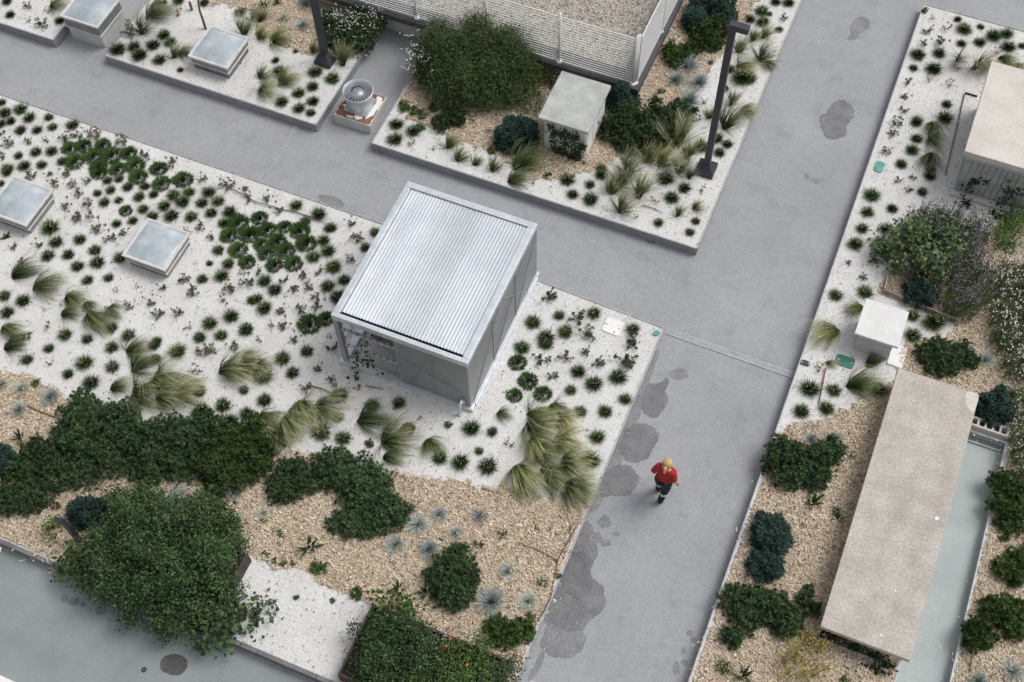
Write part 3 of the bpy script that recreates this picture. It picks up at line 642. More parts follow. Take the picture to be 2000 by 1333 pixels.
# ------------------------------------------------------------------ roof lights
def rooflight(cx, cy, z0, ztop, label, base_mat, plinth=None):
    t_ = thing('roof_light', label, 'skylight', (cx, cy, z0), 'domed roof lights')
    h = .45
    zc = z0
    if plinth:
        MB().prism([(cx - .40, cy - .40), (cx + .40, cy - .40), (cx + .40, cy + .44), (cx - .40, cy + .44)], z0 - .02, plinth).build('plinth', 'concrete', t_, bevel=.01)
        zc = plinth
    else:
        MB().box(cx - .395, cx + .395, cy - .395, cy + .395, z0 - .03, z0 + (ztop - z0) * .42).build('upstand', 'slate_edge' if base_mat == 'slate' else 'curb_metal', t_)
        for sx in (-1, 1):
            MB().box(cx + sx * .13 - .004, cx + sx * .13 + .004, cy - .400, cy - .396, z0, z0 + .1).build('joint', 'black_plastic', t_)
        zc = z0 + (ztop - z0) * .42
    # sill ring, sloped metal curb, frame, dome
    MB().box(cx - .432, cx + .432, cy - .432, cy + .432, zc, zc + .025).build('sill', 'frame_alu', t_, bevel=.004)
    mb_ = MB(); a, b_ = .415, .405
    mb_.add([(cx - a, cy - a, zc + .03), (cx + a, cy - a, zc + .03), (cx + a, cy + a, zc + .03), (cx - a, cy + a, zc + .03),
             (cx - b_, cy - b_, ztop - .05), (cx + b_, cy - b_, ztop - .05), (cx + b_, cy + b_, ztop - .05), (cx - b_, cy + b_, ztop - .05)],
            [(0, 1, 5, 4), (1, 2, 6, 5), (2, 3, 7, 6), (3, 0, 4, 7)])
    mb_.build('curb', 'curb_metal', t_)
    fr = MB(); w_ = .05
    for (x0, x1, y0, y1) in ((-h, h, -h, -h + w_), (-h, h, h - w_, h), (-h, -h + w_, -h + w_, h - w_), (h - w_, h, -h + w_, h - w_)):
        MB().box(cx + x0, cx + x1, cy + y0, cy + y1, ztop - .06, ztop - .012).build('frame', 'frame_alu', t_, bevel=.005)
    for dx, dy in ((-.2, -h - .006), (.2, -h - .006), (h + .006, -.2), (h + .006, .2), (h + .006, 0)):
        MB().box(cx + dx - .012, cx + dx + .012, cy + dy - .012, cy + dy + .012, ztop - .05, ztop - .02).build('clip', 'galv_dull', t_)
    n = 15; g = np.linspace(-1, 1, n); GX, GY = np.meshgrid(g, g); hh = h - w_ + .005
    Z = ztop - .025 + .055 * ((1 - GX ** 2) ** .55) * ((1 - GY ** 2) ** .55)
    V = np.stack([GX * hh, GY * hh, Z - z0], -1).reshape(-1, 3); idx = np.arange(n * n).reshape(n, n)
    Fq = np.stack([idx[:-1, :-1], idx[:-1, 1:], idx[1:, 1:], idx[1:, :-1]], -1).reshape(-1, 4)
    link('dome', np_mesh('dome', V, Fq, ['poly'], smooth=True), t_)
    return t_
rooflight(-11.20, 9.44, BZ, .55, 'domed skylight left of the shed with dark streaks on its dome', 'metal')
rooflight(-14.06, 9.33, BZ, .55, 'domed skylight cut by the left edge of the photo', 'metal')
rooflight(-12.52, 14.05, BZ, .58, 'domed skylight on dark upstand beside the thin young tree', 'slate')
rooflight(-15.44, 13.97, 0, .66, 'domed skylight on tall concrete plinth standing on the path', 'metal', plinth=.34)

# ------------------------------------------------------------------ building with fenced gravel roof
BX0, BX1, BY0 = -11.7, -4.37, 16.07
bl = thing('roof_building', 'low building with gravel roof and dark stone coping behind white fence', 'building', (-8, 17, 0))
MB().box(BX0, BX1 - .14, BY0 + .17, 32, -.02, .47).build('wall', 'concrete', bl)
MB().sheet([(BX0 + .3, BY0 + .42), (BX1 - .42, BY0 + .42), (BX1 - .42, 32), (BX0 + .3, 32)], .52).build('roof_surface', 'roof_gravel', bl)
x = BX0
while x < BX1 - .01:
    x1 = min(x + 1.05, BX1)
    MB().box(x, x1 - .008, BY0, BY0 + .42, .472, .60).build('coping_stone', 'slate', bl); x = x1
y_ = BY0 + .424
while y_ < 24:
    MB().box(BX1 - .42, BX1, y_, y_ + 1.04, .472, .60).build('coping_stone', 'slate', bl); y_ += 1.05
pebbles([(BX0 + .3, BY0 + .42), (BX1 - .42, BY0 + .42), (BX1 - .42, 23), (BX0 + .3, 23)], 620, .52, [], bl, 'roof_pebble', r0=.018, name='roof_pebbles')
for o_ in [c for c in bl.children if c.name.startswith('roof_pebbles')]: o_.location = (8, -17, 0)
def fence(pts, label, gname):
    a = Vector(pts[0]); t_ = thing('mesh_fence', label, 'fence', a, gname)
    top = 1.22
    for p in pts:
        p = Vector(p)
        ps = MB().tube([p, p + Vector((0, 0, top + .06))], .026, 10).build('post', 'white_coat', t_, smooth=True)
        MB().lathe(p, [(0, .022), (.05, .02), (.062, 0)], 14).build('base_plate', 'white_coat', ps)
    for p, q in zip(pts[:-1], pts[1:]):
        p = Vector(p); q = Vector(q); d = q - p; L = d.length; d.normalize(); s_ = Vector((d.y, -d.x, 0)) * .035
        mb_ = MB(); nz = 19
        for i in range(nz):
            z_ = .06 + (top - .06) * i / (nz - 1)
            bow = .0
            for k in range(6):
                u0, u1 = k / 6, (k + 1) / 6
                sag = lambda u: .018 * math.sin(u * math.pi) * math.sin(z_ * 3)
                r_ = .016 if i in (0, nz - 1) else .011
                mb_.bar(p + d * (.03 + (L - .06) * u0) + s_ + Vector((0, 0, z_ - sag(u0))), p + d * (.03 + (L - .06) * u1) + s_ + Vector((0, 0, z_ - sag(u1))), r_, r_)
        n = int(L / .055)
        for k in range(n + 1):
            c = p + d * (.03 + (L - .06) * k / n) + s_ * 1.25
            mb_.bar(c + Vector((0, 0, .03)), c + Vector((0, 0, top + .012)), .0055, .0055)
        w_ = tag(mb_.build('wire_mesh', 'white_coat', t_), kind='stuff')
ZF = .60
fence([(-10.69, 16.22, ZF), (-9.16, 16.22, ZF), (-7.61, 16.21, ZF), (-6.07, 16.20, ZF), (-4.53, 16.20, ZF)], 'white wire mesh fence along the front of the gravel roof', 'white wire fence runs')
fence([(-4.50, 16.24, ZF), (-4.49, 17.70, ZF), (-4.47, 19.2, ZF), (-4.46, 20.7, ZF)], 'white wire mesh fence running back along the right side of gravel roof', 'white wire fence runs')

# ------------------------------------------------------------------ ivy clad cabin
cb = thing('concrete_cabin', 'small pale cabin with grey sloping roof slab and ivy on its front', 'cabin', (-5.25, 14.9, BZ))
mb_ = MB(); mb_.box(-5.66, -4.83, 14.42, 15.42, BZ - .02, 1.03); mb_.build('wall', 'cabin_wall', cb)
for i in range(6): MB().box(-5.64 + i * .14, -5.53 + i * .14, 14.405, 14.419, BZ, 1.0).build('front_board', 'cabin_wall', cb)
for i in range(3): MB().box(-4.829, -4.812, 14.46 + i * .32, 14.75 + i * .32, BZ + .06, .98).build('door', 'white_paint', cb)
MB().box(-4.811, -4.80, 15.03, 15.06, .55, .62).build('door_handle', 'black_plastic', cb)
mb_ = MB(); mb_.add([(-5.76, 14.33, 1.02), (-4.76, 14.33, 1.02), (-4.76, 15.53, 1.06), (-5.76, 15.53, 1.06), (-5.76, 14.33, 1.09), (-4.76, 14.33, 1.09), (-4.76, 15.53, 1.13), (-5.76, 15.53, 1.13)],
        [(3, 2, 1, 0), (4, 5, 6, 7), (0, 1, 5, 4), (1, 2, 6, 5), (2, 3, 7, 6), (3, 0, 4, 7)]); mb_.build('roof_slab', 'cabin_roof', cb, bevel=.008)

# ------------------------------------------------------------------ extract fan on painted plinth
fx, fy = -9.365, 13.965
pl = thing('fan_plinth', 'square concrete plinth with rusty flaking paint under the roof fan', 'plinth', (fx, fy, 0))
MB().box(fx - .395, fx + .395, fy - .395, fy + .395, -.01, .25).build('block', 'concrete', pl, bevel=.012)
q = smooth_poly([(fx - .375, fy - .375), (fx + .375, fy - .375), (fx + .375, fy + .375), (fx - .375, fy + .375)], it=0, jit=.02); MB().sheet(np.clip(q, [fx - .382, fy - .382], [fx + .382, fy + .382]), .2535).build('rust_coat', 'rust', pl)
for pts in ([(-.33, -.08), (-.24, -.26), (-.02, -.22), (.02, -.12), (-.2, -.05)], [(.05, -.37), (.18, -.30), (.14, -.22), (.0, -.26)], [(.22, -.30), (.37, -.10), (.37, .35), (.2, .37), (.27, .1), (.15, -.12)], [(-.1, -.38), (.0, -.34), (-.06, -.29), (-.16, -.32)]):
    MB().sheet(smooth_poly([(fx + a, fy + b_) for a, b_ in pts], jit=.02), .2565).build('paint_flake', 'white_paint', pl)
fan = thing('roof_fan', 'round galvanised roof fan with wire guard on square plinth', 'fan', (fx, fy, .257))
MB().box(fx - .25, fx + .25, fy - .25, fy + .25, .258, .285).build('flange', 'galv_dull', fan, bevel=.004)
MB().lathe((fx, fy, .285), [(.235, 0), (.235, .02), (.245, .1), (.265, .2), (.285, .30), (.30, .38), (.305, .385), (.305, .40), (.285, .40), (.27, .30), (.245, .12), (.235, .05)], 32).build('housing', 'galv', fan, smooth=True)
MB().lathe((fx, fy, .29), [(.0, .05), (.24, .05)], 24).build('throat', 'dark_hole', fan)
MB().lathe((fx, fy, .285), [(.0, .37), (.12, .365), (.125, .345), (.12, .2), (.0, .2)], 24).build('motor', 'galv_dull', fan, smooth=True)
for k in range(6):
    a = k * math.pi / 3 + .2; mb_ = MB(); c, s_ = math.cos(a), math.sin(a)
    v = [(.11, -.03, .20), (.26, -.06, .18), (.26, .07, .26), (.11, .03, .25)]
    mb_.add([(fx + c * p[0] - s_ * p[1], fy + s_ * p[0] + c * p[1], .285 + p[2]) for p in v], [(0, 1, 2, 3)]); mb_.build('fan_blade', 'anthracite', fan)
gd = MB()
for r_ in np.linspace(.15, .29, 5): gd.tube([(fx + r_ * math.cos(a), fy + r_ * math.sin(a), .69) for a in np.linspace(0, 2 * math.pi, 29)], .0035, 4, cap=False)
for k in range(24):
    a = k * math.pi / 12; gd.tube([(fx + .12 * math.cos(a), fy + .12 * math.sin(a), .69), (fx + .295 * math.cos(a), fy + .295 * math.sin(a), .69)], .0035, 4)
gd.build('wire_guard', 'galv', fan)

# ------------------------------------------------------------------ lamp posts, bollard light
def lamp(x, y, top, label):
    t_ = thing('lamp_post', label, 'lamp post', (x, y, BZ), 'dark square lamp posts')
    bs = MB(); b_ = .175; bs.box(x - b_, x + b_, y - b_, y + b_, BZ - .02, BZ + .10); bs.build('base', 'anthracite', t_)
    mb_ = MB(); c = .065
    mb_.add([(x - b_, y - b_, BZ + .10), (x + b_, y - b_, BZ + .10), (x + b_, y + b_, BZ + .10), (x - b_, y + b_, BZ + .10), (x - c, y - c, BZ + .24), (x + c, y - c, BZ + .24), (x + c, y + c, BZ + .24), (x - c, y + c, BZ + .24)],
            [(0, 1, 5, 4), (1, 2, 6, 5), (2, 3, 7, 6), (3, 0, 4, 7), (4, 5, 6, 7)]); mb_.build('base_cover', 'anthracite', t_)
    MB().box(x - .06, x + .06, y - .06, y + .06, BZ + .2, top - .12).build('shaft', 'anthracite', t_, bevel=.006)
    hd = MB().box(x - .064, x + .27, y - .066, y + .066, top - .118, top).build('head', 'anthracite', t_, bevel=.006)
    MB().box(x + .09, x + .25, y - .05, y + .05, top - .124, top - .1185).build('lens', 'frame_alu', hd)
    MB().box(x + .085, x + .09, y - .068, y + .068, top - .11, top + .002).build('joint', 'black_plastic', hd)
lamp(-2.61, 15.02, 4.02, 'dark square lamp post standing by the path right of the cabin')
lamp(-10.55, 14.80, 4.02, 'dark square lamp post cut by the top edge near the roof fan')
bo = thing('bollard_light', 'dark bollard light with slanted head beside the bramble mass', 'bollard light', (-9.53, 4.13, BZ))
mb_ = MB(); x, y = -9.53, 4.13
mb_.box(x - .055, x + .055, y - .035, y + .035, BZ - .02, .80); mb_.build('shaft', 'anthracite', bo, bevel=.004)
mb_ = MB(); mb_.add([(x - .055, y - .035, .80), (x + .055, y - .035, .80), (x + .055, y + .035, .80), (x - .055, y + .035, .80), (x - .19, y - .036, .92), (x - .02, y - .036, 1.02), (x - .02, y + .036, 1.02), (x - .19, y + .036, .92)],
        [(0, 1, 5, 4), (1, 2, 6, 5), (2, 3, 7, 6), (3, 0, 4, 7), (4, 5, 6, 7)]); hd = mb_.build('head', 'anthracite', bo)
mb_ = MB(); mb_.add([(x - .175, y - .03, .900), (x - .07, y - .03, .805), (x - .07, y + .03, .805), (x - .175, y + .03, .900)], [(0, 1, 2, 3)]); mb_.build('lens', 'frame_alu', hd)

# ------------------------------------------------------------------ white cabinet box, ground plates
wb = thing('cabinet_box', 'white square topped service box beside the right hand path', 'box', (1.25, 12.6, BZ))
MB().box(.95, 1.55, 12.26, 12.90, BZ - .02, .70).build('body', 'box_side', wb)
MB().box(.88, 1.63, 12.21, 12.97, .702, .755).build('lid', 'box_lid', wb, bevel=.008)
MB().box(.945, .95, 12.3, 12.86, .28, .66).build('door', 'galv_dull', wb)
sl = MB().box(1.57, 1.83, 12.18, 12.62, BZ, BZ + .035).build('foot_slab', 'white_paint', None, (1.7, 12.4, BZ), bevel=.006); tag(sl, 'thin pale slab lying at the foot of the white box', 'slab')
def plate(name, px, py, lx, ly, mat, label, cat, rot=0, corner=.05):
    p = P(px, py, BZ); pts = []
    for sx, sy, a0 in ((1, 1, 0), (-1, 1, 90), (-1, -1, 180), (1, -1, 270)):
        for a in (0, 30, 60, 90):
            r_ = math.radians(a0 + a); u = sx * (lx / 2 - corner) + corner * math.cos(r_); v = sy * (ly / 2 - corner) + corner * math.sin(r_)
            pts.append((p[0] + u * math.cos(rot) - v * math.sin(rot), p[1] + u * math.sin(rot) + v * math.cos(rot)))
    t_ = thing(name, label, cat, p)
    MB().prism(pts, BZ, BZ + .022).build('cover', mat, t_)
    for s_ in (-1, 1): MB().lathe((p[0] + s_ * lx * .36 * math.cos(rot), p[1] + s_ * lx * .36 * math.sin(rot), BZ + .0222), [(0, .004), (.016, .003), (.018, 0)], 10).build('bolt', 'galv_dull', t_)
    return t_
plate('cover_plate', 1650, 707, .32, .21, 'green_plate', 'dark green cover plate below the white box', 'cover plate')
plate('cover_plate', 1717, 327, .17, .26, 'teal_plate', 'worn teal cover plate in gravel near the stained path', 'cover plate')
plate('cover_plate', 1572, 710, .17, .10, 'black_plastic', 'small dark oval plate at the end of the slot drain', 'cover plate', corner=.048)
plate('cover_plate', 1197, 639, .32, .30, 'white_paint', 'pale square paving cover in the gravel right of the shed', 'cover plate', rot=-.05, corner=.03)
p = P(1280, 652, BZ); sc_ = MB().prism(smooth_poly([(p[0] + a, p[1] + b_) for a, b_ in ((-.05, -.06), (.05, -.05), (.06, .05), (-.02, .06))], 1, .015), BZ + .02, BZ + .028).build('plastic_scrap', 'teal_plate', None, (p[0], p[1], BZ)); tag(sc_, 'small torn teal plastic scrap near the bed corner', 'scrap')

# ------------------------------------------------------------------ clad structure at the right edge
tr_ = thing('clad_hut', 'hut with pale concrete roof and ribbed grey front at the right edge', 'hut', (3.4, 17.4, BZ))
MB().box(1.68, 6.5, 16.24, 18.57, 1.24, 1.36).build('roof_slab', 'concrete_pale', tr_, bevel=.01)
MB().box(1.80, 6.4, 16.312, 18.45, BZ, 1.238).build('wall', 'galv_dull', tr_)
MB().box(1.74, 6.5, 16.255, 16.33, 1.165, 1.237).build('metal_trim', 'galv', tr_)
for i in range(20): MB().box(1.80 + i * .105, 1.897 + i * .105, 16.285 - (.008 if i % 2 else 0), 16.31, BZ + .05, 1.16).build('cladding_board', 'cladding', tr_)
MB().box(1.76, 4.4, 16.15, 16.27, BZ, BZ + .06).build('foot_kerb', 'concrete', tr_)
MB().box(1.78, 4.4, 16.255, 16.27, BZ + .06, BZ + .085).build('foot_trim', 'galv', tr_)
ed = thing('steel_edging', 'thin rusty edging strip in gravel along the left of the hut', 'edging', (1.55, 17.7, BZ))
MB().bar((1.58, 16.6, BZ + .02), (1.48, 18.72, BZ + .02), .012, .05).build('long_strip', 'corten', ed)
MB().bar((1.48, 18.73, BZ + .02), (1.72, 18.73, BZ + .02), .012, .05).build('end_strip', 'corten', ed)

# ------------------------------------------------------------------ long concrete slab roof over the stair box
lg = thing('concrete_canopy', 'long flat beige concrete slab beside the sunken ramp', 'canopy', (2.4, 9.5, BZ))
MB().box(1.73, 3.08, 7.09, 11.87, .60, .70).build('slab', 'concrete_slab', lg, bevel=.008)
MB().box(1.86, 2.98, 7.55, 11.75, -.1, .599).build('wall', 'concrete', lg)
MB().box(1.80, 1.855, 7.12, 11.8, BZ - .02, .5985).build('side_wall', 'concrete', lg)
MB().box(1.80, 3.00, 7.06, 7.085, BZ - .02, BZ + .06).build('metal_edge', 'galv', lg)
for x_ in (1.82, 2.98): MB().box(x_ - .02, x_ + .02, 7.12, 7.16, BZ, .5985).build('post', 'galv', lg)
MB().prism(smooth_poly([(3.08, 11.87), (2.86, 11.87), (2.88, 11.70), (2.95, 11.55), (3.075, 11.45)], 1, .01), .7015, .704).build('white_patch', 'concrete_pale', lg)
for dx, dy, r_ in ((2.93, 9.45, .030), (2.62, 8.05, .014), (2.90, 8.75, .010), (2.6, 7.30, .018), (2.2, 7.9, .009), (2.4, 8.9, .008)):
    MB().sheet(smooth_poly([(dx + r_ * math.cos(a) * random.uniform(.6, 1.3), dy + r_ * math.sin(a)) for a in np.linspace(0, 5.5, 7)], 1, .006), .7012).build('lime_spot', 'white_paint', lg)
# hollow concrete block behind it
hb = thing('hollow_block', 'hollow concrete block with one orange painted end beside the slab', 'block', (3.42, 11.62, BZ))
x0, x1, y0, y1, z0, z1 = 3.10, 3.74, 11.50, 11.68, BZ, BZ + .13
k = MB(); k.box(x0, x1, y0, y0 + .035, z0, z1); k.box(x0, x1, y1 - .035, y1, z0, z1)
for i in range(6):
    xx = x0 + (x1 - x0 - .035) * i / 5; k.box(xx, xx + .035, y0 + .035, y1 - .035, z0, z1)
k.build('shell', 'concrete', hb); MB().sheet([(x0 + .01, y0 + .01), (x1 - .01, y0 + .01), (x1 - .01, y1 - .01), (x0 + .01, y1 - .01)], z0 + .03).build('core', 'dark_hole', hb)
MB().box(x1 + .001, x1 + .006, y0, y1, z0, z1).build('painted_end', 'orange_paint', hb)
# timber retaining boards by the leafy shrub
tb = thing('timber_edging', 'weathered timber board holding back mulch above the white box', 'edging', (1.5, 13.5, BZ))
a, b_ = P(1724, 572, BZ), P(1862, 630, BZ); MB().bar((a[0], a[1], BZ + .05), (b_[0], b_[1], BZ + .05), .03, .14).build('long_board', 'timber', tb)
a2 = P(1735, 532, BZ); MB().bar((a[0], a[1] + .03, BZ + .05), (a2[0], a2[1], BZ + .05), .012, .13).build('end_board', 'galv_dull', tb)

# ------------------------------------------------------------------ steel planters, terrace parapet
def planter(x0, x1, y0, y1, z1, label):
    t_ = thing('steel_planter', label, 'planter', ((x0 + x1) / 2, (y0 + y1) / 2, BZ)); w_ = .035
    for (a, b_, c, d) in ((x0, x1, y0, y0 + w_), (x0, x1, y1 - w_, y1), (x0, x0 + w_, y0 + w_, y1 - w_), (x1 - w_, x1, y0 + w_, y1 - w_)):
        MB().box(a, b_, c, d, 0.03, z1).build('side', 'corten', t_)
    MB().box(x0 + w_, x1 - w_, y0 + w_, y1 - w_, .03, z1 - .07).build('soil', 'soil', t_)
planter(-9.25, -6.80, 3.72, 4.88, .52, 'dark steel planter almost hidden under the bramble mass')
planter(-4.65, -2.33, 3.72, 4.90, .52, 'dark steel planter of vegetables and red flowers at the bottom edge')
a, b_ = P(0, 1319, 1.0), P(28, 1333, 1.0)
pw = MB().box(-14, -6, a[1] - .35, a[1], 0, 1.0).build('parapet_wall', 'white_paint', None, (-10, a[1] - .2, 0)); tag(pw, 'white wall top at the bottom left corner of the photo', 'wall')
rg = thing('rubber_ring', 'small dark ring lying on the terrace near the wet patch', 'ring', tuple(P(282, 1309, 0)))
p = P(282, 1309, 0); MB().tube([(p[0] + .028 * math.cos(a), p[1] + .028 * math.sin(a), .017) for a in np.linspace(0, 2 * math.pi, 17)], .012, 6, cap=False).build('band', 'black_plastic', rg, smooth=True)

# sticks and irrigation hose
def stick(name, pxs, r_, mat, label, cat, z=BZ + .03, group=None):
    pts = [P(a, b_, z) + np.array([0, 0, random.uniform(-.01, .015)]) for a, b_ in pxs]
    o = MB().tube(pts, [r_] * (len(pts) - 1) + [r_ * .6], 6).build(name, mat, None, tuple(pts[0]), smooth=True); return tag(o, label, cat, group)
stick('irrigation_hose', ST(1000, 1000, 4, [(80, 255), (200, 300), (300, 350), (355, 385), (345, 460), (320, 560), (300, 670), (260, 760), (180, 890)]), .013, 'bark', 'brown irrigation hose along the bed edge beside the wet path', 'hose')
stick('irrigation_hose', ST(1000, 1000, 4, [(352, 388), (400, 300), (440, 230), (480, 160), (505, 110)]), .011, 'bark', 'short brown hose branching up the bed edge near dead plants', 'hose')
stick('fallen_stick', ST(0, 666, 4, [(215, 510), (330, 560), (440, 600), (500, 625)]), .012, 'bark', 'reddish stick on mulch left of the big ground cover', 'stick')
stick('fallen_stick', ST(500, 666, 4, [(445, 355), (520, 378), (605, 412)]), .012, 'bark', 'brown stick on gravel pointing at a tuft left of the shed front', 'stick')
stick('fallen_stick', ST(500, 666, 4, [(858, 348), (930, 362), (1000, 381)]), .009, 'bark', 'short straight stick on gravel in front of the shed opening', 'stick')
stick('fallen_stick', ST(1000, 333, 4, [(1020, 272), (1100, 295), (1180, 330)]), .009, 'bark', 'thin stick on gravel below the feather grass near the bed corner', 'stick')
stick('fallen_stick', ST(500, 1000, 4, [(1430, 208), (1540, 255), (1640, 285), (1720, 315)]), .012, 'bark', 'dark reddish stick on mulch above the dark shrub', 'stick')
stick('wooden_stake', ST(1500, 666, 4, [(450, 215), (430, 320), (395, 500)]), .012, 'bark', 'long thin brown cane lying between tufts beside the green plate', 'cane')
stick('irrigation_hose', ST(500, 333, 4, [(-250, 110), (0, 250), (110, 280), (215, 308), (290, 320), (430, 365), (540, 415)]), .010, 'twig', 'thin dark hose running through gravel behind the green mounds', 'hose')
stick('fallen_stick', ST(500, 666, 4, [(1770, 1155), (1850, 1180), (1920, 1205)]), .009, 'bark', 'small reddish stick at the mulch edge beside the strap leaved plant', 'stick')
stick('fallen_stick', ST(1500, 1000, 4, [(590, 1200), (680, 1250), (730, 1300)]), .009, 'twig', 'curved dark twig on mulch right of the yellow shrub', 'stick')

# ------------------------------------------------------------------ plant meshes
def blades(n, reach, hmax, width, segs=3, spread=1.0, base_r=.1, arch=.6, wind=(0, 0), lenvar=.3, droop=.0, up0=0.0):
    """n arching blades from a crown at the origin; returns V, F(quads), t.  wind bends tips along x/y."""
    az = rng.uniform(0, 2 * math.pi, n)
    inc = np.clip(rng.random(n) ** .72 * spread, 0.02, 1.0)                 # 0 upright .. 1 outer
    ln = 1 - lenvar * rng.random(n)
    dirx, diry = np.cos(az), np.sin(az)
    b0 = np.stack([dirx * inc * base_r, diry * inc * base_r, np.zeros(n)], 1)
    V = []; T = []
    wx = wind[0] * rng.uniform(.6, 1.2, n); wy = wind[1] * rng.uniform(.6, 1.2, n)
    twist = rng.normal(0, .25, n)
    sxv = np.stack([-np.sin(az + twist), np.cos(az + twist), np.zeros(n)], 1)
    if abs(wind[0]) + abs(wind[1]) > .01:
        # leaning blades turn their flat side up
        wa = math.atan2(wind[1], wind[0]); sxv = np.stack([-np.sin(wa + twist * 2), np.cos(wa + twist * 2), rng.normal(0, .3, n)], 1)
    ts = np.linspace(0, 1, segs + 1)
    for tt in ts:
        r_ = inc * reach * ln * (tt * (1 - arch) + arch * tt ** 1.6)
        z_ = hmax * ln * (1 - inc * .55) * (tt - droop * tt ** 2.4) * (1 + up0)
        k = tt ** 1.7
        c = b0 + np.stack([dirx * r_ + wx * k * ln, diry * r_ + wy * k * ln, np.maximum(z_ - .35 * np.hypot(wx, wy) * k * ln, .006 + .01 * tt)], 1)
        wd = width * (1 - tt) ** .7 * (.6 + .6 * min(1, tt * 4)) + width * .06
        V.append(c - sxv * wd / 2); V.append(c + sxv * wd / 2); T += [tt, tt]
    V = np.stack(V, 1); m = V.shape[1]; V = V.reshape(-1, 3)
    i0 = np.arange(n)[:, None] * m
    Fq = np.concatenate([i0 + np.array([[2 * s_, 2 * s_ + 1, 2 * s_ + 3, 2 * s_ + 2]]) for s_ in range(segs)], 0)
    return V, Fq, np.tile(np.array(T), n)
def sim_blades(n, length, width, segs, az0, azs, el, wind, grav, base_r, lenvar=.45):
    """blades grown step by step: start direction, then bent by wind along +x and by their weight"""
    nl = max(1, n // 9); lk = rng.integers(0, nl, n)           # blades hang together in locks
    az = (az0 + rng.normal(0, azs, nl))[lk] + rng.normal(0, .10, n); e = rng.uniform(el[0], el[1], nl)[lk] + rng.normal(0, .07, n)
    d = np.stack([np.cos(az) * np.cos(e), np.sin(az) * np.cos(e), np.sin(e)], 1)
    a2 = rng.uniform(0, 6.28, nl)[lk] + rng.normal(0, .15, n); rr = np.sqrt(rng.random(nl))[lk] * base_r
    p = np.stack([np.cos(a2) * rr, np.sin(a2) * rr, np.zeros(n)], 1)
    st = (length * (1 - lenvar * rng.random(n)) / segs)[:, None]
    wv = rng.uniform(.6, 1.4, nl)[lk]; gv = rng.uniform(.6, 1.4, nl)[lk]; lat = rng.normal(0, .14, nl)[lk] + rng.normal(0, .03, n)
    V = []; T = []
    for k in range(segs + 1):
        tt = k / segs
        s_ = np.cross(d, np.array([[0, 0, 1.]])); s_ /= np.linalg.norm(s_, axis=1, keepdims=True) + 1e-6
        wd = width * (1 - tt) ** .6 * (.7 + .5 * min(1, tt * 3)) + width * .12
        V.append(p - s_ * wd / 2); V.append(p + s_ * wd / 2); T += [tt, tt]
        p = p + d * st; p[:, 2] = np.maximum(p[:, 2], .02 + .02 * tt)
        d = d + np.stack([wind * wv, lat + rng.normal(0, .03, n), -grav * gv * (.4 + tt)], 1) * (1.0 / segs) * 3
        d /= np.linalg.norm(d, axis=1, keepdims=True)
    V = np.stack(V, 1); m = V.shape[1]; i0 = np.arange(n)[:, None] * m
    Fq = np.concatenate([i0 + np.array([[2 * q, 2 * q + 1, 2 * q + 3, 2 * q + 2]]) for q in range(segs)], 0)
    return V.reshape(-1, 3), Fq, np.tile(np.array(T), n)
def rot_from(nrm):
    """orthonormal frames for rows of nrm"""
    nrm = nrm / np.linalg.norm(nrm, axis=1, keepdims=True)
    a = np.where(np.abs(nrm[:, 2:3]) > .95, np.array([[1., 0, 0]]), np.array([[0., 0, 1]]))
    u = np.cross(a, nrm); u /= np.linalg.norm(u, axis=1, keepdims=True); v = np.cross(nrm, u)
    return u, v, nrm
def leaves(C, N, L, W, fold=.25, tilt=.5):
    """folded diamond leaves with base at C, pointing in the plane across N with random heading"""
    n = len(C); u, v, nn = rot_from(N + rng.normal(0, tilt, (n, 3)))
    a = rng.uniform(0, 2 * math.pi, n)[:, None]; d = u * np.cos(a) + v * np.sin(a); s_ = np.cross(nn, d)
    L = (L * rng.uniform(.65, 1.25, n))[:, None]; W = (W * rng.uniform(.7, 1.2, n))[:, None]
    V = np.stack([C, C + d * L * .5 + s_ * W * .5 + nn * W * fold, C + d * L, C + d * L * .5 - s_ * W * .5 + nn * W * fold], 1).reshape(-1, 3)
    return V, np.arange(n * 4).reshape(-1, 4)
def rosettes(C, N, k, L, W, cup=.45):
    """k leaves round each shoot tip"""
    n = len(C); u, v, nn = rot_from(N)
    C2 = np.repeat(C, k, 0); u = np.repeat(u, k, 0); v = np.repeat(v, k, 0); nn = np.repeat(nn, k, 0)
    a = (np.tile(np.arange(k) * 2.4, n) + np.repeat(rng.uniform(0, 6.28, n), k))[:, None]
    ring = np.tile(np.linspace(.15, 1, k), n)[:, None]
    d = (u * np.cos(a) + v * np.sin(a)) * (.35 + .65 * ring) + nn * (cup + .5 * (1 - ring)); d /= np.linalg.norm(d, axis=1, keepdims=True)
    s_ = np.cross(nn, d); s_ /= np.linalg.norm(s_, axis=1, keepdims=True) + 1e-9; w_ = np.cross(d, s_)
    Lr = L * rng.uniform(.75, 1.2, (len(C2), 1)); Wr = W * rng.uniform(.8, 1.2, (len(C2), 1))
    B = C2 - nn * L * .35 * ring
    V = np.stack([B, B + d * Lr * .55 + s_ * Wr * .5 + w_ * Wr * .15, B + d * Lr - w_ * Lr * .08, B + d * Lr * .55 - s_ * Wr * .5 + w_ * Wr * .15], 1).reshape(-1, 3)
    return V, np.arange(len(C2) * 4).reshape(-1, 4)
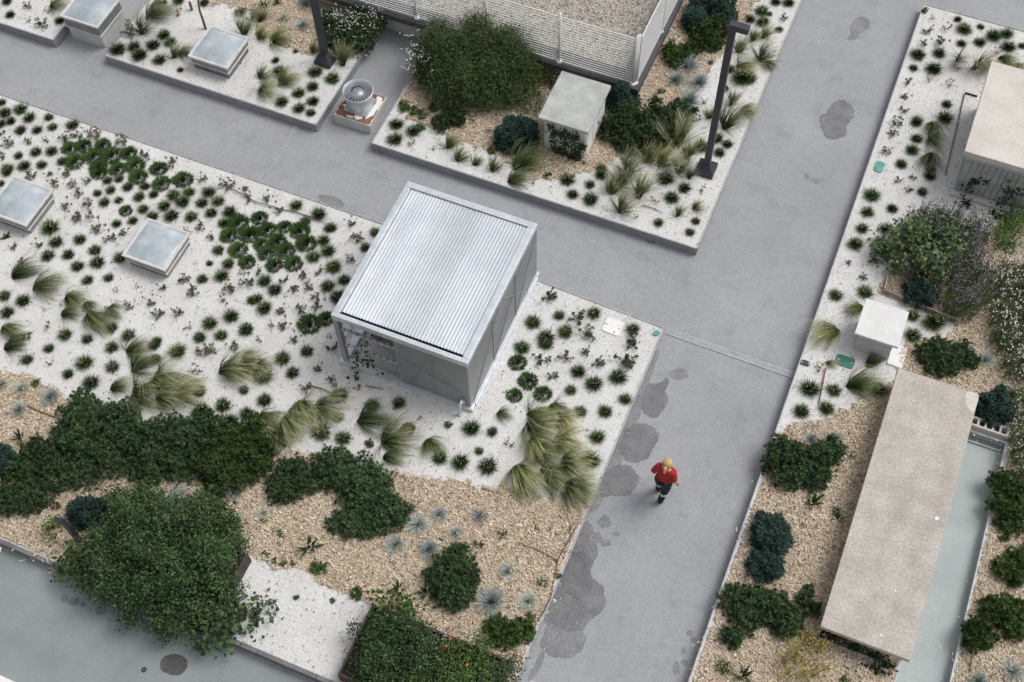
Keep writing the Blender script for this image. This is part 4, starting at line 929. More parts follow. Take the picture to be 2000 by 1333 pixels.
def lobe_points(lobes, dens, depth=.35, bumps=.12):
    """points through the outer shell of a set of dome lobes (cx,cy,cz,rx,ry,rz)"""
    CC = []; NN = []
    L = np.array(lobes)
    for (cx, cy, cz, rx, ry, rz) in lobes:
        area = 2 * math.pi * ((rx * ry) + (rx + ry) * .5 * rz) / 2
        n = max(6, int(area * dens)); d = rng.normal(0, 1, (n, 3)); d[:, 2] = np.abs(d[:, 2]) * 1.1 - .12; d /= np.linalg.norm(d, axis=1, keepdims=True)
        ph = rng.uniform(0, 6, 3)
        bmp = 1 + bumps * (np.sin(d[:, 0] * 7 + ph[0]) * np.sin(d[:, 1] * 8 + ph[1]) + .6 * np.sin(d[:, 2] * 9 + d[:, 0] * 5 + ph[2]))
        r_ = (1 - depth * rng.random(n) ** 1.7) * bmp
        p = np.stack([cx + d[:, 0] * rx * r_, cy + d[:, 1] * ry * r_, cz + d[:, 2] * rz * r_], 1)
        nr = np.stack([d[:, 0] / rx, d[:, 1] / ry, d[:, 2] / rz + .15 / rz], 1); nr /= np.linalg.norm(nr, axis=1, keepdims=True)
        keep = np.ones(n, bool)
        for q in L:
            if (q[0], q[1]) == (cx, cy): continue
            e = ((p[:, 0] - q[0]) / q[3]) ** 2 + ((p[:, 1] - q[1]) / q[4]) ** 2 + ((p[:, 2] - q[2]) / q[5]) ** 2
            keep &= e > .45
        keep &= p[:, 2] > BZ + .01
        CC.append(p[keep]); NN.append(nr[keep])
    return np.concatenate(CC), np.concatenate(NN)
def px_lobes(lst, z=BZ):
    """(px, py, radius px, height m[, squash]) -> world dome lobes whose middle is seen at that pixel"""
    out = []
    for q in lst:
        px, py, r, h = q[:4]; k = mpp(px, py); c = P(px, py, z + h * .42); rr = r * k
        out.append((c[0], c[1], z + h * .12, rr, rr * (q[4] if len(q) > 4 else 1.0), h * .88))
    return out
def stems_mb(pts, root, r_=.006, spread=.5):
    mb_ = MB()
    for p in pts:
        b_ = Vector((root[0] + (p[0] - root[0]) * spread * .5, root[1] + (p[1] - root[1]) * spread * .5, root[2]))
        m_ = b_.lerp(Vector(p), .5) + Vector((random.uniform(-.03, .03), random.uniform(-.03, .03), .03))
        mb_.tube([b_, m_, Vector(p)], [r_ * 1.4, r_, r_ * .6], 4, cap=False)
    return mb_
PL = []                                                     # register of plants: (object, kind, px, py, size)
def shrub(name, cat, lst, style, mat, label=None, dens=None, size=None, group=None, extra=None, z=BZ, depth=None, nstem=10, kind=None, stem_mat='twig', sub=0):
    lobes = px_lobes(lst, z)
    for l in list(lobes):                                   # smaller lumps of growth on the big ones
        for _ in range(sub):
            a = random.uniform(0, 6.28); e = random.uniform(.05, 1.4); k = random.uniform(.20, .42); ofs = random.uniform(.85, 1.1)
            lobes.append((l[0] + math.cos(a) * math.cos(e) * l[3] * ofs, l[1] + math.sin(a) * math.cos(e) * l[4] * ofs, l[2] + math.sin(e) * l[5] * ofs, l[3] * k, l[4] * k, l[5] * k))
    cx = np.mean([l[0] for l in lobes]); cy = np.mean([l[1] for l in lobes])
    t_ = thing(name, label, cat, (cx, cy, z), group); org = np.array([cx, cy, z])
    if style == 'rosette':
        C, N = lobe_points(lobes, dens or 430, depth or .5, .24); s_ = size or .052
        V, Fq = rosettes(C, N + rng.normal(0, .25, N.shape), 9, s_, s_ * .42)
    elif style == 'needle':
        C, N = lobe_points(lobes, dens or 4300, depth or .34, .16); s_ = size or .06
        u, v, nn = rot_from(N + rng.normal(0, .75, N.shape)); w_ = s_ * .16
        V = np.stack([C - u * w_, C + u * w_, C + nn * s_ * rng.uniform(.6, 1.3, (len(C), 1)) + u * w_ * .3, C + nn * s_ * .5 - u * w_ * 1.2], 1).reshape(-1, 3); Fq = np.arange(len(V)).reshape(-1, 4)
    else:                                                   # loose leaves gathered in sprays
        C0, N0 = lobe_points(lobes, (dens or 700) / 9, depth or .5, .26); s_ = size or .06
        C = np.repeat(C0, 9, 0) + rng.normal(0, s_ * 1.3, (len(C0) * 9, 3)); N = np.repeat(N0, 9, 0) * .6 + np.array([0, 0, .5])
        C[:, 2] = np.maximum(C[:, 2], z + .02)
        V, Fq = leaves(C, N, s_, s_ * (.95 if style == 'round' else .55 if style == 'leaf' else .2), tilt=.55)
    link('foliage', np_mesh('foliage', V - org, Fq, [mat]), t_)
    C = C if style != 'leafy' else C0
    k = rng.choice(len(C), min(nstem * len(lobes), len(C)), replace=False)
    if nstem: tag(stems_mb([C[i] for i in k], (cx, cy, z), .006, 1.6).build('stems', stem_mat, t_), kind='stuff')
    if extra:                                               # flowers: (part name, material, count, size, lift)
        for nm, fm, cnt, fs, lift in extra:
            kk = rng.choice(len(C), min(cnt, len(C)), replace=False)
            Cf = C[kk] + np.array([0, 0, lift]) + rng.normal(0, fs, (len(kk), 3)); Cf[:, 2] = np.maximum(Cf[:, 2], z + .05)
            V, Fq = rosettes(Cf, np.tile(np.array([[0, -.25, 1.]]), (len(kk), 1)) + rng.normal(0, .3, (len(kk), 3)), 5, fs, fs * .8, cup=.3)
            if cnt <= 6:
                for i_ in range(len(kk)): link(nm[:-1], np_mesh(nm[:-1], V[i_ * 20:i_ * 20 + 20] - org, np.arange(20).reshape(-1, 4), [fm]), t_)
            else: tag(link(nm, np_mesh(nm, V - org, Fq, [fm]), t_), kind='stuff')
    PL.append((t_, kind or name, np.mean([q[0] for q in lst]), np.mean([q[1] for q in lst]), max(q[2] for q in lst)))
    return t_

# shared meshes of the small plants, unit radius
def variants(kind, n):
    out = []
    for _ in range(n):
        if kind == 'tuft':
            V, Fq, T = blades(480, .92, .80, .032, 3, 1.0, .24, .45, lenvar=.5)
            m0 = np.zeros(len(Fq), int); k = 20
            a = rng.uniform(0, 6.28, k); r_ = np.sqrt(rng.random(k)) * .42
            C = np.stack([np.cos(a) * r_, np.sin(a) * r_, .66 + .18 * rng.random(k)], 1)
            V2, F2 = leaves(C, np.tile([[0, 0, 1.]], (k, 1)), .085, .07)
            me = np_mesh('tuft', np.concatenate([V, V2]), np.concatenate([Fq, F2 + len(V)]), ['tuft', 'bud'], np.concatenate([m0, np.ones(len(F2), int)]), np.concatenate([T, np.ones(len(V2))]))
        elif kind == 'lush':
            V, Fq, T = blades(720, .50, .55, .070, 3, 1.0, .80, .4, lenvar=.5)
            me = np_mesh('lush', V, Fq, ['lush'], None, T)
        elif kind in ('feather', 'feather_green', 'feather_dry'):
            V, Fq, T = sim_blades(270, 2.5, .0165, 9, 0, rng.uniform(.65, 1.0), (.35, 1.25), .46, .52, .18, lenvar=.55)
            me = np_mesh(kind, V, Fq, [kind], None, T)
        elif kind == 'fan':                                 # upright feather grass
            V, Fq, T = sim_blades(260, 1.9, .017, 8, 0, 1.3, (.65, 1.45), .20, .42, .18, lenvar=.55)
            me = np_mesh('fan', V, Fq, ['feather'], None, T)
        elif kind == 'fescue':
            V, Fq, T = blades(280, .95, 1.0, .034, 3, 1.0, .18, .45, lenvar=.4)
            mi = (rng.random(280) < .2).astype(int); mi = np.tile(mi, 3)
            me = np_mesh('fescue', V, Fq, ['fescue', 'fescue_dry'], mi, T)
        elif kind == 'iris':
            V, Fq, T = blades(18, .85, 1.5, .15, 4, 1.0, .2, .5, lenvar=.5, droop=.15)
            me = np_mesh('iris', V, Fq, ['iris'], None, T)
        elif kind in ('sedum', 'sedum_green', 'sedum_brown'):
            mb_ = []; k = 9 if kind != 'sedum_brown' else 5
            a = rng.uniform(0, 6.28, k); r_ = np.sqrt(rng.random(k)) * .75; C = np.stack([np.cos(a) * r_, np.sin(a) * r_, rng.uniform(.25, .55, k)], 1)
            V, Fq = rosettes(C, C * .4 + np.array([0, 0, .8]), 7 if kind != 'sedum_brown' else 3, .26, .15)
            Cl, Nl = C * .6, C * .5 + np.array([0, 0, .6]); V1, F1 = rosettes(Cl, Nl, 4, .24, .14)
            V = np.concatenate([V, V1]); Fq = np.concatenate([Fq, F1 + len(Fq) * 4])
            mi = [0] * len(Fq); h = rng.integers(2, 5) if kind != 'sedum_green' else 0
            for j in range(h):
                aa = rng.uniform(0, 6.28); rr = rng.uniform(.25, .85); c = np.array([math.cos(aa) * rr, math.sin(aa) * rr, rng.uniform(.75, 1.15)])
                q = c + rng.normal(0, .07, (14, 3)) * np.array([1, 1, .35]); V2, F2 = leaves(q, np.tile([[0, 0, 1.]], (14, 1)), .17, .14)
                Fq = np.concatenate([Fq, F2 + len(V)]); V = np.concatenate([V, V2]); mi += [1] * len(F2)
                s0 = np.array([c[0] * .3, c[1] * .3, 0]); e = np.array([.018, 0, 0]); V3 = np.stack([s0 - e, s0 + e, c + e, c - e]); Fq = np.concatenate([Fq, np.array([[0, 1, 2, 3]]) + len(V)]); V = np.concatenate([V, V3]); mi += [2]
            me = np_mesh(kind, V, Fq, ['sedum_green' if kind == 'sedum_green' else 'sedum_leaf' if kind == 'sedum' else 'dead_leaf', 'sedum_head', 'twig'], mi)
        elif kind == 'herb':
            k = 26; a = rng.uniform(0, 6.28, k); r_ = np.sqrt(rng.random(k)) * .7; C = np.stack([np.cos(a) * r_, np.sin(a) * r_, rng.uniform(.1, .6, k)], 1)
            V, Fq = rosettes(C, C * .5 + np.array([0, 0, .7]), 7, .34, .15); me = np_mesh('herb', V, Fq, ['rosette_green'])
        elif kind == 'broadleaf':
            V, Fq, T = blades(13, .95, .5, .34, 4, 1.0, .05, .4, lenvar=.3); me = np_mesh('broadleaf', V, Fq, ['lush'], None, T)
        out.append(me)
    return out
VAR = {k: variants(k, n) for k, n in (('tuft', 9), ('lush', 6), ('feather', 7), ('feather_green', 5), ('feather_dry', 3), ('fan', 6), ('fescue', 6), ('iris', 5), ('sedum', 8), ('sedum_green', 5), ('sedum_brown', 5), ('herb', 4), ('broadleaf', 2))}
NAMES = {'tuft': ('grass_tuft', 'grass tuft', 'dark green tufts in the gravel'), 'lush': ('leafy_mound', 'leafy mound', 'bright green leafy mounds'), 'feather': ('feather_grass_clump', 'feather grass', 'windswept feather grasses'),
         'feather_green': ('feather_grass_clump', 'feather grass', 'windswept feather grasses'), 'feather_dry': ('feather_grass_clump', 'feather grass', 'windswept feather grasses'), 'fan': ('feather_grass_clump', 'feather grass', 'windswept feather grasses'),
         'fescue': ('blue_fescue', 'fescue tuft', 'blue grey fescue tufts'), 'iris': ('strap_leaved_plant', 'iris', 'strap leaved plants'), 'sedum': ('stonecrop', 'stonecrop', 'stonecrops in the gravel'),
         'sedum_green': ('stonecrop', 'stonecrop', 'stonecrops in the gravel'), 'sedum_brown': ('stonecrop', 'stonecrop', 'stonecrops in the gravel'), 'herb': ('small_herb', 'small plant', 'small green herbs'), 'broadleaf': ('broadleaf_weed', 'weed', None)}
ZS = {'tuft': .85, 'lush': .8, 'feather': .9, 'feather_green': .9, 'feather_dry': .9, 'fan': 1.0, 'fescue': .85, 'iris': .9, 'sedum': 1.0, 'sedum_green': 1.0, 'sedum_brown': 1.0, 'herb': .9, 'broadleaf': .9}
def put(kind, px, py, r, lean=None, z=BZ):
    """small plant whose middle is seen at pixel px,py with visual radius r px"""
    nm, cat, grp = NAMES[kind]; k = mpp(px, py)
    if kind.startswith('feather'):
        lx, ly = lean or (1, .05); ll = math.hypot(lx, ly)
        bx, by = px - lx / ll * r * .75, py - ly / ll * r * .6 + r * .35; R = r * k * 1.15
        p = P(bx, by, z); d = P(bx + lx, by + ly, z) - p; rz = math.atan2(d[1], d[0]) + random.gauss(0, .38)
    elif kind == 'fan':
        bx, by = px - r * .1, py + r * .80; R = r * k * 1.2; p = P(bx, by, z)
        lx, ly = lean or (.6, -.5); d = P(bx + lx, by + ly, z) - p; rz = math.atan2(d[1], d[0]) + random.uniform(-.4, .4)
    else:
        by = py + r * (.22 if kind in ('tuft', 'lush', 'fescue') else .35); R = r * k * {'tuft': 1.45, 'lush': 1.2, 'fescue': 1.6, 'iris': 1.55, 'herb': 1.4}.get(kind, 1.22); p = P(px, by, z); rz = random.uniform(0, 6.28)
    o = bpy.data.objects.new(nm, random.choice(VAR[kind])); col.objects.link(o)
    o.location = p; o.rotation_euler = (0, 0, rz)
    sx = R * random.uniform(.93, 1.07); o.scale = (sx, sx * random.uniform(.93, 1.07), R * ZS[kind] * random.uniform(.85, 1.15))
    tag(o, None, cat, grp); PL.append((o, nm + ('' if nm != 'stonecrop' else '/' + kind), px, py, r)); return o

# ------------------------------------------------------------------ survey of the small plants (tile origin, zoom, kind: x, y, radius)
TILES = [
 (0, 0, 4, {
  'tuft': [(85,115,40),(60,10,45),(470,160,40),(925,385,65),(1050,365,55),(1095,430,70),(1200,350,60),(1285,270,60),(1250,465,55),(1410,545,30),(1265,15,55),(1395,5,45),(1600,20,45),(1880,95,50),(15,800,40),(45,880,50),(10,965,45),(90,945,45),(165,850,55),(235,920,50),(385,915,40),(415,990,40),(165,1015,50),(295,1015,45),(570,975,50),(285,1185,50),(410,1180,55),(150,1215,40),(60,1315,50),(190,1295,50),(330,1285,45),(490,1260,45),(1335,330,50)],
  'lush': [(545,1150,62),(655,1135,62),(805,1125,62),(730,1210,66),(870,1205,70),(1005,1190,60),(585,1250,70),(770,1300,66),(920,1315,60),(1055,1280,66),(1240,1312,60)],
  'sedum': [(220,50,38),(335,190,55),(25,1040,40),(70,1130,50),(15,1220,40),(230,1100,38),(365,1100,32),(500,1080,50),(610,1060,58),(745,1040,55),(955,1095,55),(1130,1195,48),(1350,1270,55),(1010,240,72)],
  'sedum_brown': [(375,85,32),(225,160,28),(1155,1245,26),(1400,100,45),(680,1030,40)],
  'fan': [(1120,190,95),(1920,200,90),(1985,100,70),(1370,390,75)],
  'feather': [(1250,110,120),(460,30,75)],
  'feather_green': [(1455,390,65)],
 }),
 (500, 0, 4, {
  'tuft': [(155,470,35),(185,560,60),(465,560,60),(600,610,60),(445,675,55),(335,725,55),(205,795,55),(340,845,50),(450,790,55),(430,880,40),(310,400,24),(1100,970,60),(1235,1020,60),(1090,1085,65)],
  'fan': [(40,250,75),(40,120,70),(690,430,100),(460,370,65),(45,560,70),(1510,1090,80),(1590,1200,75),(1715,1250,52),(1860,1285,70)],
  'feather': [(190,310,85),(100,680,90),(255,640,90)],
  'fescue': [(215,150,48),(370,200,58),(390,30,52)],
  'iris': [(60,40,60),(170,15,50)],
  'sedum_brown': [(1215,1115,38),(1395,1165,24),(1690,940,28),(1820,1020,34),(1955,950,34)],
  'herb': [(1160,830,55),(1240,860,45),(1300,890,45),(1290,990,35),(1840,1170,35),(1380,845,40)],
 }),
 (1000, 0, 4, {
  'tuft': [(1950,85,60),(1860,150,50),(1960,170,58),(1800,600,90),(1705,540,48),(1660,690,40),(1600,1080,52),(1480,1140,68),(1685,1125,45),(1620,1190,46),(700,1315,48),(1850,610,55)],
  'fescue': [(1380,510,82),(1280,620,68),(1460,640,74),(1380,780,92)],
  'herb': [(1165,715,32),(1555,490,24)],
  'iris': [(1515,350,65)],
  'fan': [(1780,350,75),(1880,270,65),(1945,400,95),(1965,240,70),(1720,760,75),(1680,900,125),(1290,1030,150),(1170,1200,120),(1060,1200,85),(1310,1270,100),(900,1270,115),(1380,1180,85),(1540,880,60)],
  'feather': [(1820,500,75),(1845,850,75)],
  'feather_green': [(130,1280,130)],
  'sedum_brown': [(1510,800,32),(1450,940,30),(1360,310,22),(1120,745,20)],
 }),
 (1500, 0, 4, {
  'tuft': [(160,20,50),(60,15,45),(10,110,24),(85,230,36),(1480,150,36),(1530,225,60),(1660,210,32),(1760,280,65),(1860,260,60),(1655,330,50),(1875,365,60),(1985,360,35),(1170,425,65),(1335,415,55),(1135,530,36),(1295,535,70),(1510,340,42),(1395,815,42),(1380,920,65),(1160,950,55),(1160,1080,50),(1125,1170,55),(1040,1280,46),(1270,1325,42)],
  'fan': [(1490,410,85),(1620,450,110),(1700,470,75)],
  'feather_green': [(1840,470,80),(1300,980,85),(1290,1090,75),(1300,1225,90)],
  'feather': [(20,500,55),(1980,510,50)],
  'sedum': [(1235,235,48),(1225,330,46),(1360,325,52),(1100,635,42),(1070,760,42),(1055,850,42),(1000,950,52),(965,1050,50),(920,1180,44),(120,140,36)],
  'sedum_brown': [(1280,145,26),(1390,215,46),(1465,540,40),(1260,625,32),(1410,655,40),(1785,400,44)],
  'herb': [(1225,80,26)],
 }),
 (0, 333, 4, {
  'tuft': [(60,15,40),(10,100,32),(845,75,45),(935,65,36),(870,150,46),(765,175,36),(820,245,46),(930,230,36),(1005,125,46),(1135,120,43),(1090,205,48),(1205,185,43),(1125,300,48),(1040,390,46),(915,415,40),(1195,355,48),(400,445,70),(445,555,62),(630,535,55),(540,655,50),(380,665,55),(610,745,52),(765,715,58),(745,620,48),(940,680,52),(690,855,46),(850,835,43),(1290,275,55),(1345,350,60),(1500,360,55),(1655,330,48),(1580,250,50),(1705,235,52),(1635,165,60),(1480,165,52),(1430,240,65),(1360,190,55),(1800,320,60),(1710,620,52),(1790,725,55),(1735,820,60),(1585,845,48),(1750,410,55),(1640,725,26),(40,975,50),(185,1015,55),(60,1105,55),(875,1225,58),(515,1280,55),(1010,1285,60),(685,1315,46),(1565,1300,55),(1645,1190,58),(1810,1135,62),(1730,1285,50),(1925,1240,60),(1975,1010,46),(1230,1328,42)],
  'lush': [(1080,40,66),(1265,95,66),(1430,65,70),(775,10,55),(1860,400,70),(1790,500,66),(1945,490,70),(1860,610,70),(1930,710,60),(985,310,46)],
  'broadleaf': [(55,500,65)],
  'sedum': [(250,40,50),(385,30,36),(510,20,42),(435,100,46),(570,100,42),(690,80,42),(620,175,46),(530,270,46),(590,360,55),(690,250,46),(780,440,60),(860,525,55),(975,490,46),(305,575,42),(115,600,36),(180,700,42),(1270,915,42),(1445,840,50),(1520,945,55),(1185,1020,46),(1245,1115,55),(1400,1105,52),(1010,1060,46),(215,1290,50),(1790,920,55),(1930,870,60),(1575,440,46),(1645,520,40),(1585,70,46),(1780,115,60),(1940,215,50),(1910,150,40)],
  'sedum_brown': [(725,330,72),(910,935,26),(1090,900,26),(355,1090,20),(385,1225,46),(1770,1005,50),(1470,1220,40),(1900,800,36),(1460,470,30)],
  'feather_green': [(190,820,110),(590,980,95),(710,1030,65),(540,1110,75),(770,1120,125),(920,1060,85),(90,1220,95),(120,1322,62)],
  'feather': [(365,905,120)],
 }),
 (500, 333, 4, {
  'tuft': [(320,270,56),(495,340,60),(585,445,52),(390,390,46),(530,545,56),(565,625,56),(450,670,56),(610,750,60),(70,860,56),(150,930,58),(565,900,62),(690,850,52),(70,1070,70),(15,1000,46),(930,480,45),(855,600,45),(640,985,60)],
  'lush': [(30,365,55),(90,455,66),(225,435,56),(345,460,66),(40,570,56),(170,545,66),(395,560,70),(230,620,70),(80,640,60),(145,735,60),(295,720,66),(420,1190,75),(550,1150,62),(1,470,40)],
  'sedum': [(100,210,46),(175,300,55),(745,400,46),(800,520,52),(745,690,46),(490,790,42),(355,815,46),(215,850,42),(20,790,42),(300,930,55),(430,920,42),(360,1080,52),(480,1050,50),(200,1080,46),(230,1200,55),(315,1310,46),(470,985,40)],
  'sedum_brown': [(130,1200,36),(575,1300,25),(25,1320,40),(400,870,36),(545,995,26),(180,760,30)],
 }),
 (1000, 333, 4, {
  'tuft': [(435,70,60),(610,110,43),(475,185,50),(615,220,65),(1200,60,75),(1350,135,56),(1250,210,60),(1145,405,42),(1435,395,36),(1390,480,40),(700,30,55),(370,1130,48),(165,1180,65),(640,1115,58),(420,1255,62),(265,1300,70),(945,1235,56)],
  'fan': [(1430,260,60),(1300,310,58),(870,40,100),(1000,120,115),(850,240,105),(780,110,90),(1390,20,55)],
  'feather_green': [(40,60,85)],
  'sedum_brown': [(165,100,26),(1110,240,36),(1490,160,36),(970,360,28)],
  'herb': [(275,35,32)],
  'sedum_green': [(285,965,70),(520,1140,80),(590,1260,80),(940,1310,65)],
 }),
 (1500, 333, 4, {
  'tuft': [(1265,40,52),(810,190,65),(775,320,56),(970,295,46),(735,450,52),(920,455,56),(680,570,62),(870,580,75),(1205,165,46),(530,970,56),(760,945,66),(1130,1130,60),(1290,1175,90),(1130,1285,70)],
  'feather': [(450,1230,120)],
  'feather_green': [(690,1060,75)],
  'sedum_green': [(1020,75,40),(1130,55,36),(1100,150,40),(810,690,60),(620,720,32),(735,825,42)],
  'sedum_brown': [(1470,1190,42),(830,650,40)],
 }),
 (0, 666, 3.992, {
  'tuft': [(385,55,42),(215,140,55),(665,165,70),(875,45,56),(1205,30,52),(1215,140,46),(1390,75,70),(880,195,52),(535,255,46),(715,320,62),(1560,390,52),(1905,380,42),(1745,500,62),(1930,560,62),(1790,625,70),(1570,540,75)],
  'feather_green': [(100,45,80),(930,360,80),(1110,215,95)],
  'feather': [(1060,70,85),(1320,245,130),(1830,215,135),(1950,130,80),(1150,365,130),(1335,425,135),(1450,395,130),(1950,190,80)],
  'sedum': [(1660,70,66),(1815,40,52),(1555,80,42)],
  'fescue': [(20,340,42),(170,370,60),(400,430,72),(150,535,62),(1830,1170,70),(1390,1230,92)],
  'iris': [(160,740,62),(290,740,60),(440,690,72)],
  'herb': [(1490,1040,42),(1270,1190,36),(280,330,34),(1080,490,36)],
  'sedum_brown': [(395,165,32),(1535,225,62),(790,1110,46),(460,1290,40),(850,970,36)],
 }),
 (500, 666, 3.992, {
  'tuft': [(400,75,52),(210,130,62),(290,245,58),(60,270,72),(655,415,62),(70,455,62),(640,590,46),(510,700,75),(680,750,68),(910,500,60),(1115,480,60),(1680,675,72),(1845,705,44),(1435,905,58),(1595,940,75),(1740,855,36),(1810,970,72)],
  'lush': [(1185,680,48)],
  'herb': [(885,795,36),(1500,650,32)],
  'feather': [(60,200,85),(420,470,115),(560,510,125),(330,590,135),(130,570,120),(90,650,105),(220,720,105),(1090,780,130)],
  'feather_green': [(900,610,130),(1400,765,90),(1930,560,65),(1060,900,85)],
  'sedum': [(400,370,52),(490,200,46),(600,310,52),(590,45,56)],
  'sedum_brown': [(40,140,36),(790,360,36),(1280,600,30),(1960,790,36)],
 }),
 (1000, 666, 3.992, {
  'tuft': [(80,45,65),(265,15,60),(460,380,50),(520,235,62),(640,330,65),(830,275,76),(885,450,52),(535,545,52),(725,545,56),(665,745,60),(615,920,75)],
  'lush': [(125,305,66),(240,405,66),(45,160,60),(20,420,52)],
  'sedum_green': [(225,130,70),(420,120,66),(590,80,52),(665,150,66),(890,120,95),(940,20,60),(315,265,52)],
  'feather': [(200,570,105),(370,500,90),(420,600,80),(210,670,135),(230,770,115),(410,780,115),(250,880,110),(120,985,130),(310,1000,110),(470,960,125),(330,1070,100),(100,1110,100),(500,1140,130),(560,1170,90)],
  'sedum_brown': [(440,680,26),(590,685,24),(5,810,30)],
 }),
 (1500, 666, 3.992, {
  'tuft': [(325,365,80),(515,380,56),(455,520,62),(260,545,62),(865,375,72)],
  'feather_dry': [(490,155,45)],
  'feather_green': [(830,180,75),(720,320,120)],
  'sedum_brown': [(395,205,50),(40,1130,36)],
  'fescue': [(335,760,52),(530,755,60),(1690,140,66)],
  'iris': [(340,1240,85),(535,1310,50),(640,890,45)],
 }),
 (500, 1000, 4, {
  'fescue': [(1095,250,78),(1350,285,76),(1270,90,72),(1430,15,62),(1750,30,62),(1560,160,56),(1960,460,62),(1835,690,102),(50,10,52)],
  'iris': [(570,90,72),(420,240,100),(1110,590,82),(1330,600,90),(1930,170,52),(1735,250,56)],
  'herb': [(500,430,58),(790,630,50),(320,665,22),(80,330,30),(150,380,28),(215,400,26),(285,400,24),(190,170,30),(60,60,30),(735,520,16),(600,690,22)],
 }),
 (1000, 1000, 4, {
  'tuft': [(235,545,46),(1655,1210,66)],
  'fescue': [(125,690,75)],
  'herb': [(150,810,42),(130,930,50),(365,500,24)],
  'sedum_brown': [(460,110,36),(310,140,32),(190,125,32),(1865,985,35)],
  'iris': [(1800,1260,82)],
 }),
 (1500, 1000, 4, {
  'fescue': [(1910,1240,82),(1640,1312,82)],
  'iris': [(530,30,62),(1880,520,85),(40,900,60)],
  'sedum_brown': [(1900,980,60)],
  'herb': [(270,105,25),(1830,190,45),(600,1315,40)],
 }),
 (1500, 333, 4, {
  'fescue': [(1890,570,72)],
 }),
]
LEANS = {(1000, 666): (1, .55), (0, 666): (1, .18), (500, 666): (1, .35), (0, 333): (1, .25), (1500, 0): (.4, .6), (1500, 333): (-.6, .15)}
for ox, oy, k, d in TILES:
    for kind, lst in d.items():
        for (x_, y_, r_) in lst:
            put(kind, ox + x_ / k, oy + y_ / k, r_ / k, LEANS.get((ox, oy)))

# ------------------------------------------------------------------ shrubs and larger plants
RSQ = lambda lst: [(q[0], q[1], q[2] * .94, q[3] * .78) for q in lst]
rs = lambda label, lst, mat='rosette', cat='shrub', name='ground_cover_shrub', **k: shrub(name, cat, RSQ(lst), 'rosette', mat, label, group=k.pop('group', 'dark ground cover shrubs'), sub=6, nstem=3, **k)
G1 = [('yellow_flowers', 'yellow_flower', 12, .02, .02)]
rs('large dark spreading shrub at the left edge below the blue grasses', [(45, 925, 48, .35), (20, 975, 40, .3), (70, 965, 45, .3), (110, 895, 45, .35), (60, 885, 30, .25)])
rs('large dark spreading shrub with yellow specks beside the feather grass', [(165, 810, 52, .45), (150, 860, 48, .4), (220, 835, 50, .4), (210, 890, 52, .4), (160, 920, 45, .35), (250, 800, 28, .3)], extra=G1)
rs('broad dark spreading shrub in the middle of the front ground cover', [(300, 860, 55, .45), (290, 905, 45, .4), (340, 850, 48, .45), (380, 860, 45, .4), (345, 905, 40, .35), (300, 925, 30, .25), (395, 825, 30, .3)])
rs('rounded green spreading shrub right of the middle ground cover', [(440, 870, 55, .45), (410, 905, 45, .4), (480, 865, 48, .45), (455, 920, 50, .4), (500, 900, 40, .35), (520, 865, 30, .35)], 'rosette_green', extra=[('dry_flowers', 'dead_leaf', 14, .02, .04)])
rs('low dark shrub with a rusty patch between two ground cover masses', [(560, 935, 40, .3), (590, 925, 38, .3), (555, 955, 32, .25), (610, 945, 25, .2)])
rs('dark irregular shrub below the thin arching grasses', [(650, 905, 38, .4), (690, 925, 48, .45), (730, 935, 38, .35), (700, 960, 45, .35), (735, 975, 45, .35), (765, 1000, 38, .35), (690, 1015, 35, .3), (735, 1015, 38, .3), (660, 1025, 22, .2)])
rs('dark compact shrub on mulch among the blue grasses near planter', [(885, 1100, 38, .4), (865, 1130, 36, .35), (900, 1145, 36, .35), (875, 1160, 34, .3), (910, 1115, 25, .3), (895, 1080, 22, .3)])
rs('loose open shrub at the planter corner beside the wet path', [(970, 1220, 24, .25), (1005, 1235, 26, .25), (985, 1245, 24, .2), (965, 1250, 18, .2), (1025, 1225, 16, .2), (1030, 1240, 16, .15)], 'rosette_green')
rs('dark lobed shrub on mulch at the right path edge', [(1530, 880, 34, .4), (1560, 905, 40, .4), (1600, 895, 38, .4), (1625, 880, 28, .35), (1545, 930, 32, .35), (1590, 940, 26, .3), (1515, 905, 26, .3)])
rs('small dark shrub at the path edge left of the lobed one', [(1508, 912, 20, .25), (1512, 898, 14, .2)])
rs('dark shrub hanging over the right path edge near the bottom', [(1440, 1170, 36, .35), (1475, 1180, 38, .35), (1455, 1210, 30, .3), (1495, 1205, 26, .3), (1430, 1245, 24, .25)])
rs('sparse dark shrub left of the concrete slab near yellow bush', [(1520, 1190, 32, .35), (1550, 1205, 26, .3), (1535, 1225, 24, .3), (1570, 1170, 16, .2), (1590, 1190, 14, .2), (1582, 1155, 12, .2)])
rs('rounded dark green shrub right of the white service box', [(1825, 690, 36, .4), (1855, 695, 34, .35), (1880, 690, 28, .3), (1830, 715, 22, .25), (1895, 705, 18, .2)])
rs('green shrub at the right edge beside the ramp wall top', [(1955, 940, 26, .35), (1985, 960, 30, .4), (1965, 990, 32, .4), (1995, 1010, 30, .4), (1970, 1020, 24, .3)], 'rosette_green')
rs('green shrub at the right edge halfway down the ramp', [(1960, 1105, 24, .3), (1985, 1120, 28, .35), (1990, 1090, 24, .3)], 'rosette_green')
rs('wide green shrub at the right edge near the bottom', [(1935, 1185, 24, .3), (1965, 1190, 34, .35), (1990, 1200, 34, .35), (1975, 1220, 30, .3)], 'rosette_green')
t_ = rs('tiny standard tree with bare stem beside the ramp wall', [(1905, 1230, 24, .35), (1925, 1245, 24, .35), (1900, 1255, 20, .3), (1920, 1215, 16, .3)], 'rosette_green', name='small_tree', cat='tree', group=None)
p = P(1893, 1312, BZ); q = P(1905, 1250, BZ + .25); MB().tube([p, (p + q) / 2, q], [.016, .013, .010], 6).build('trunk', 'bark', t_)
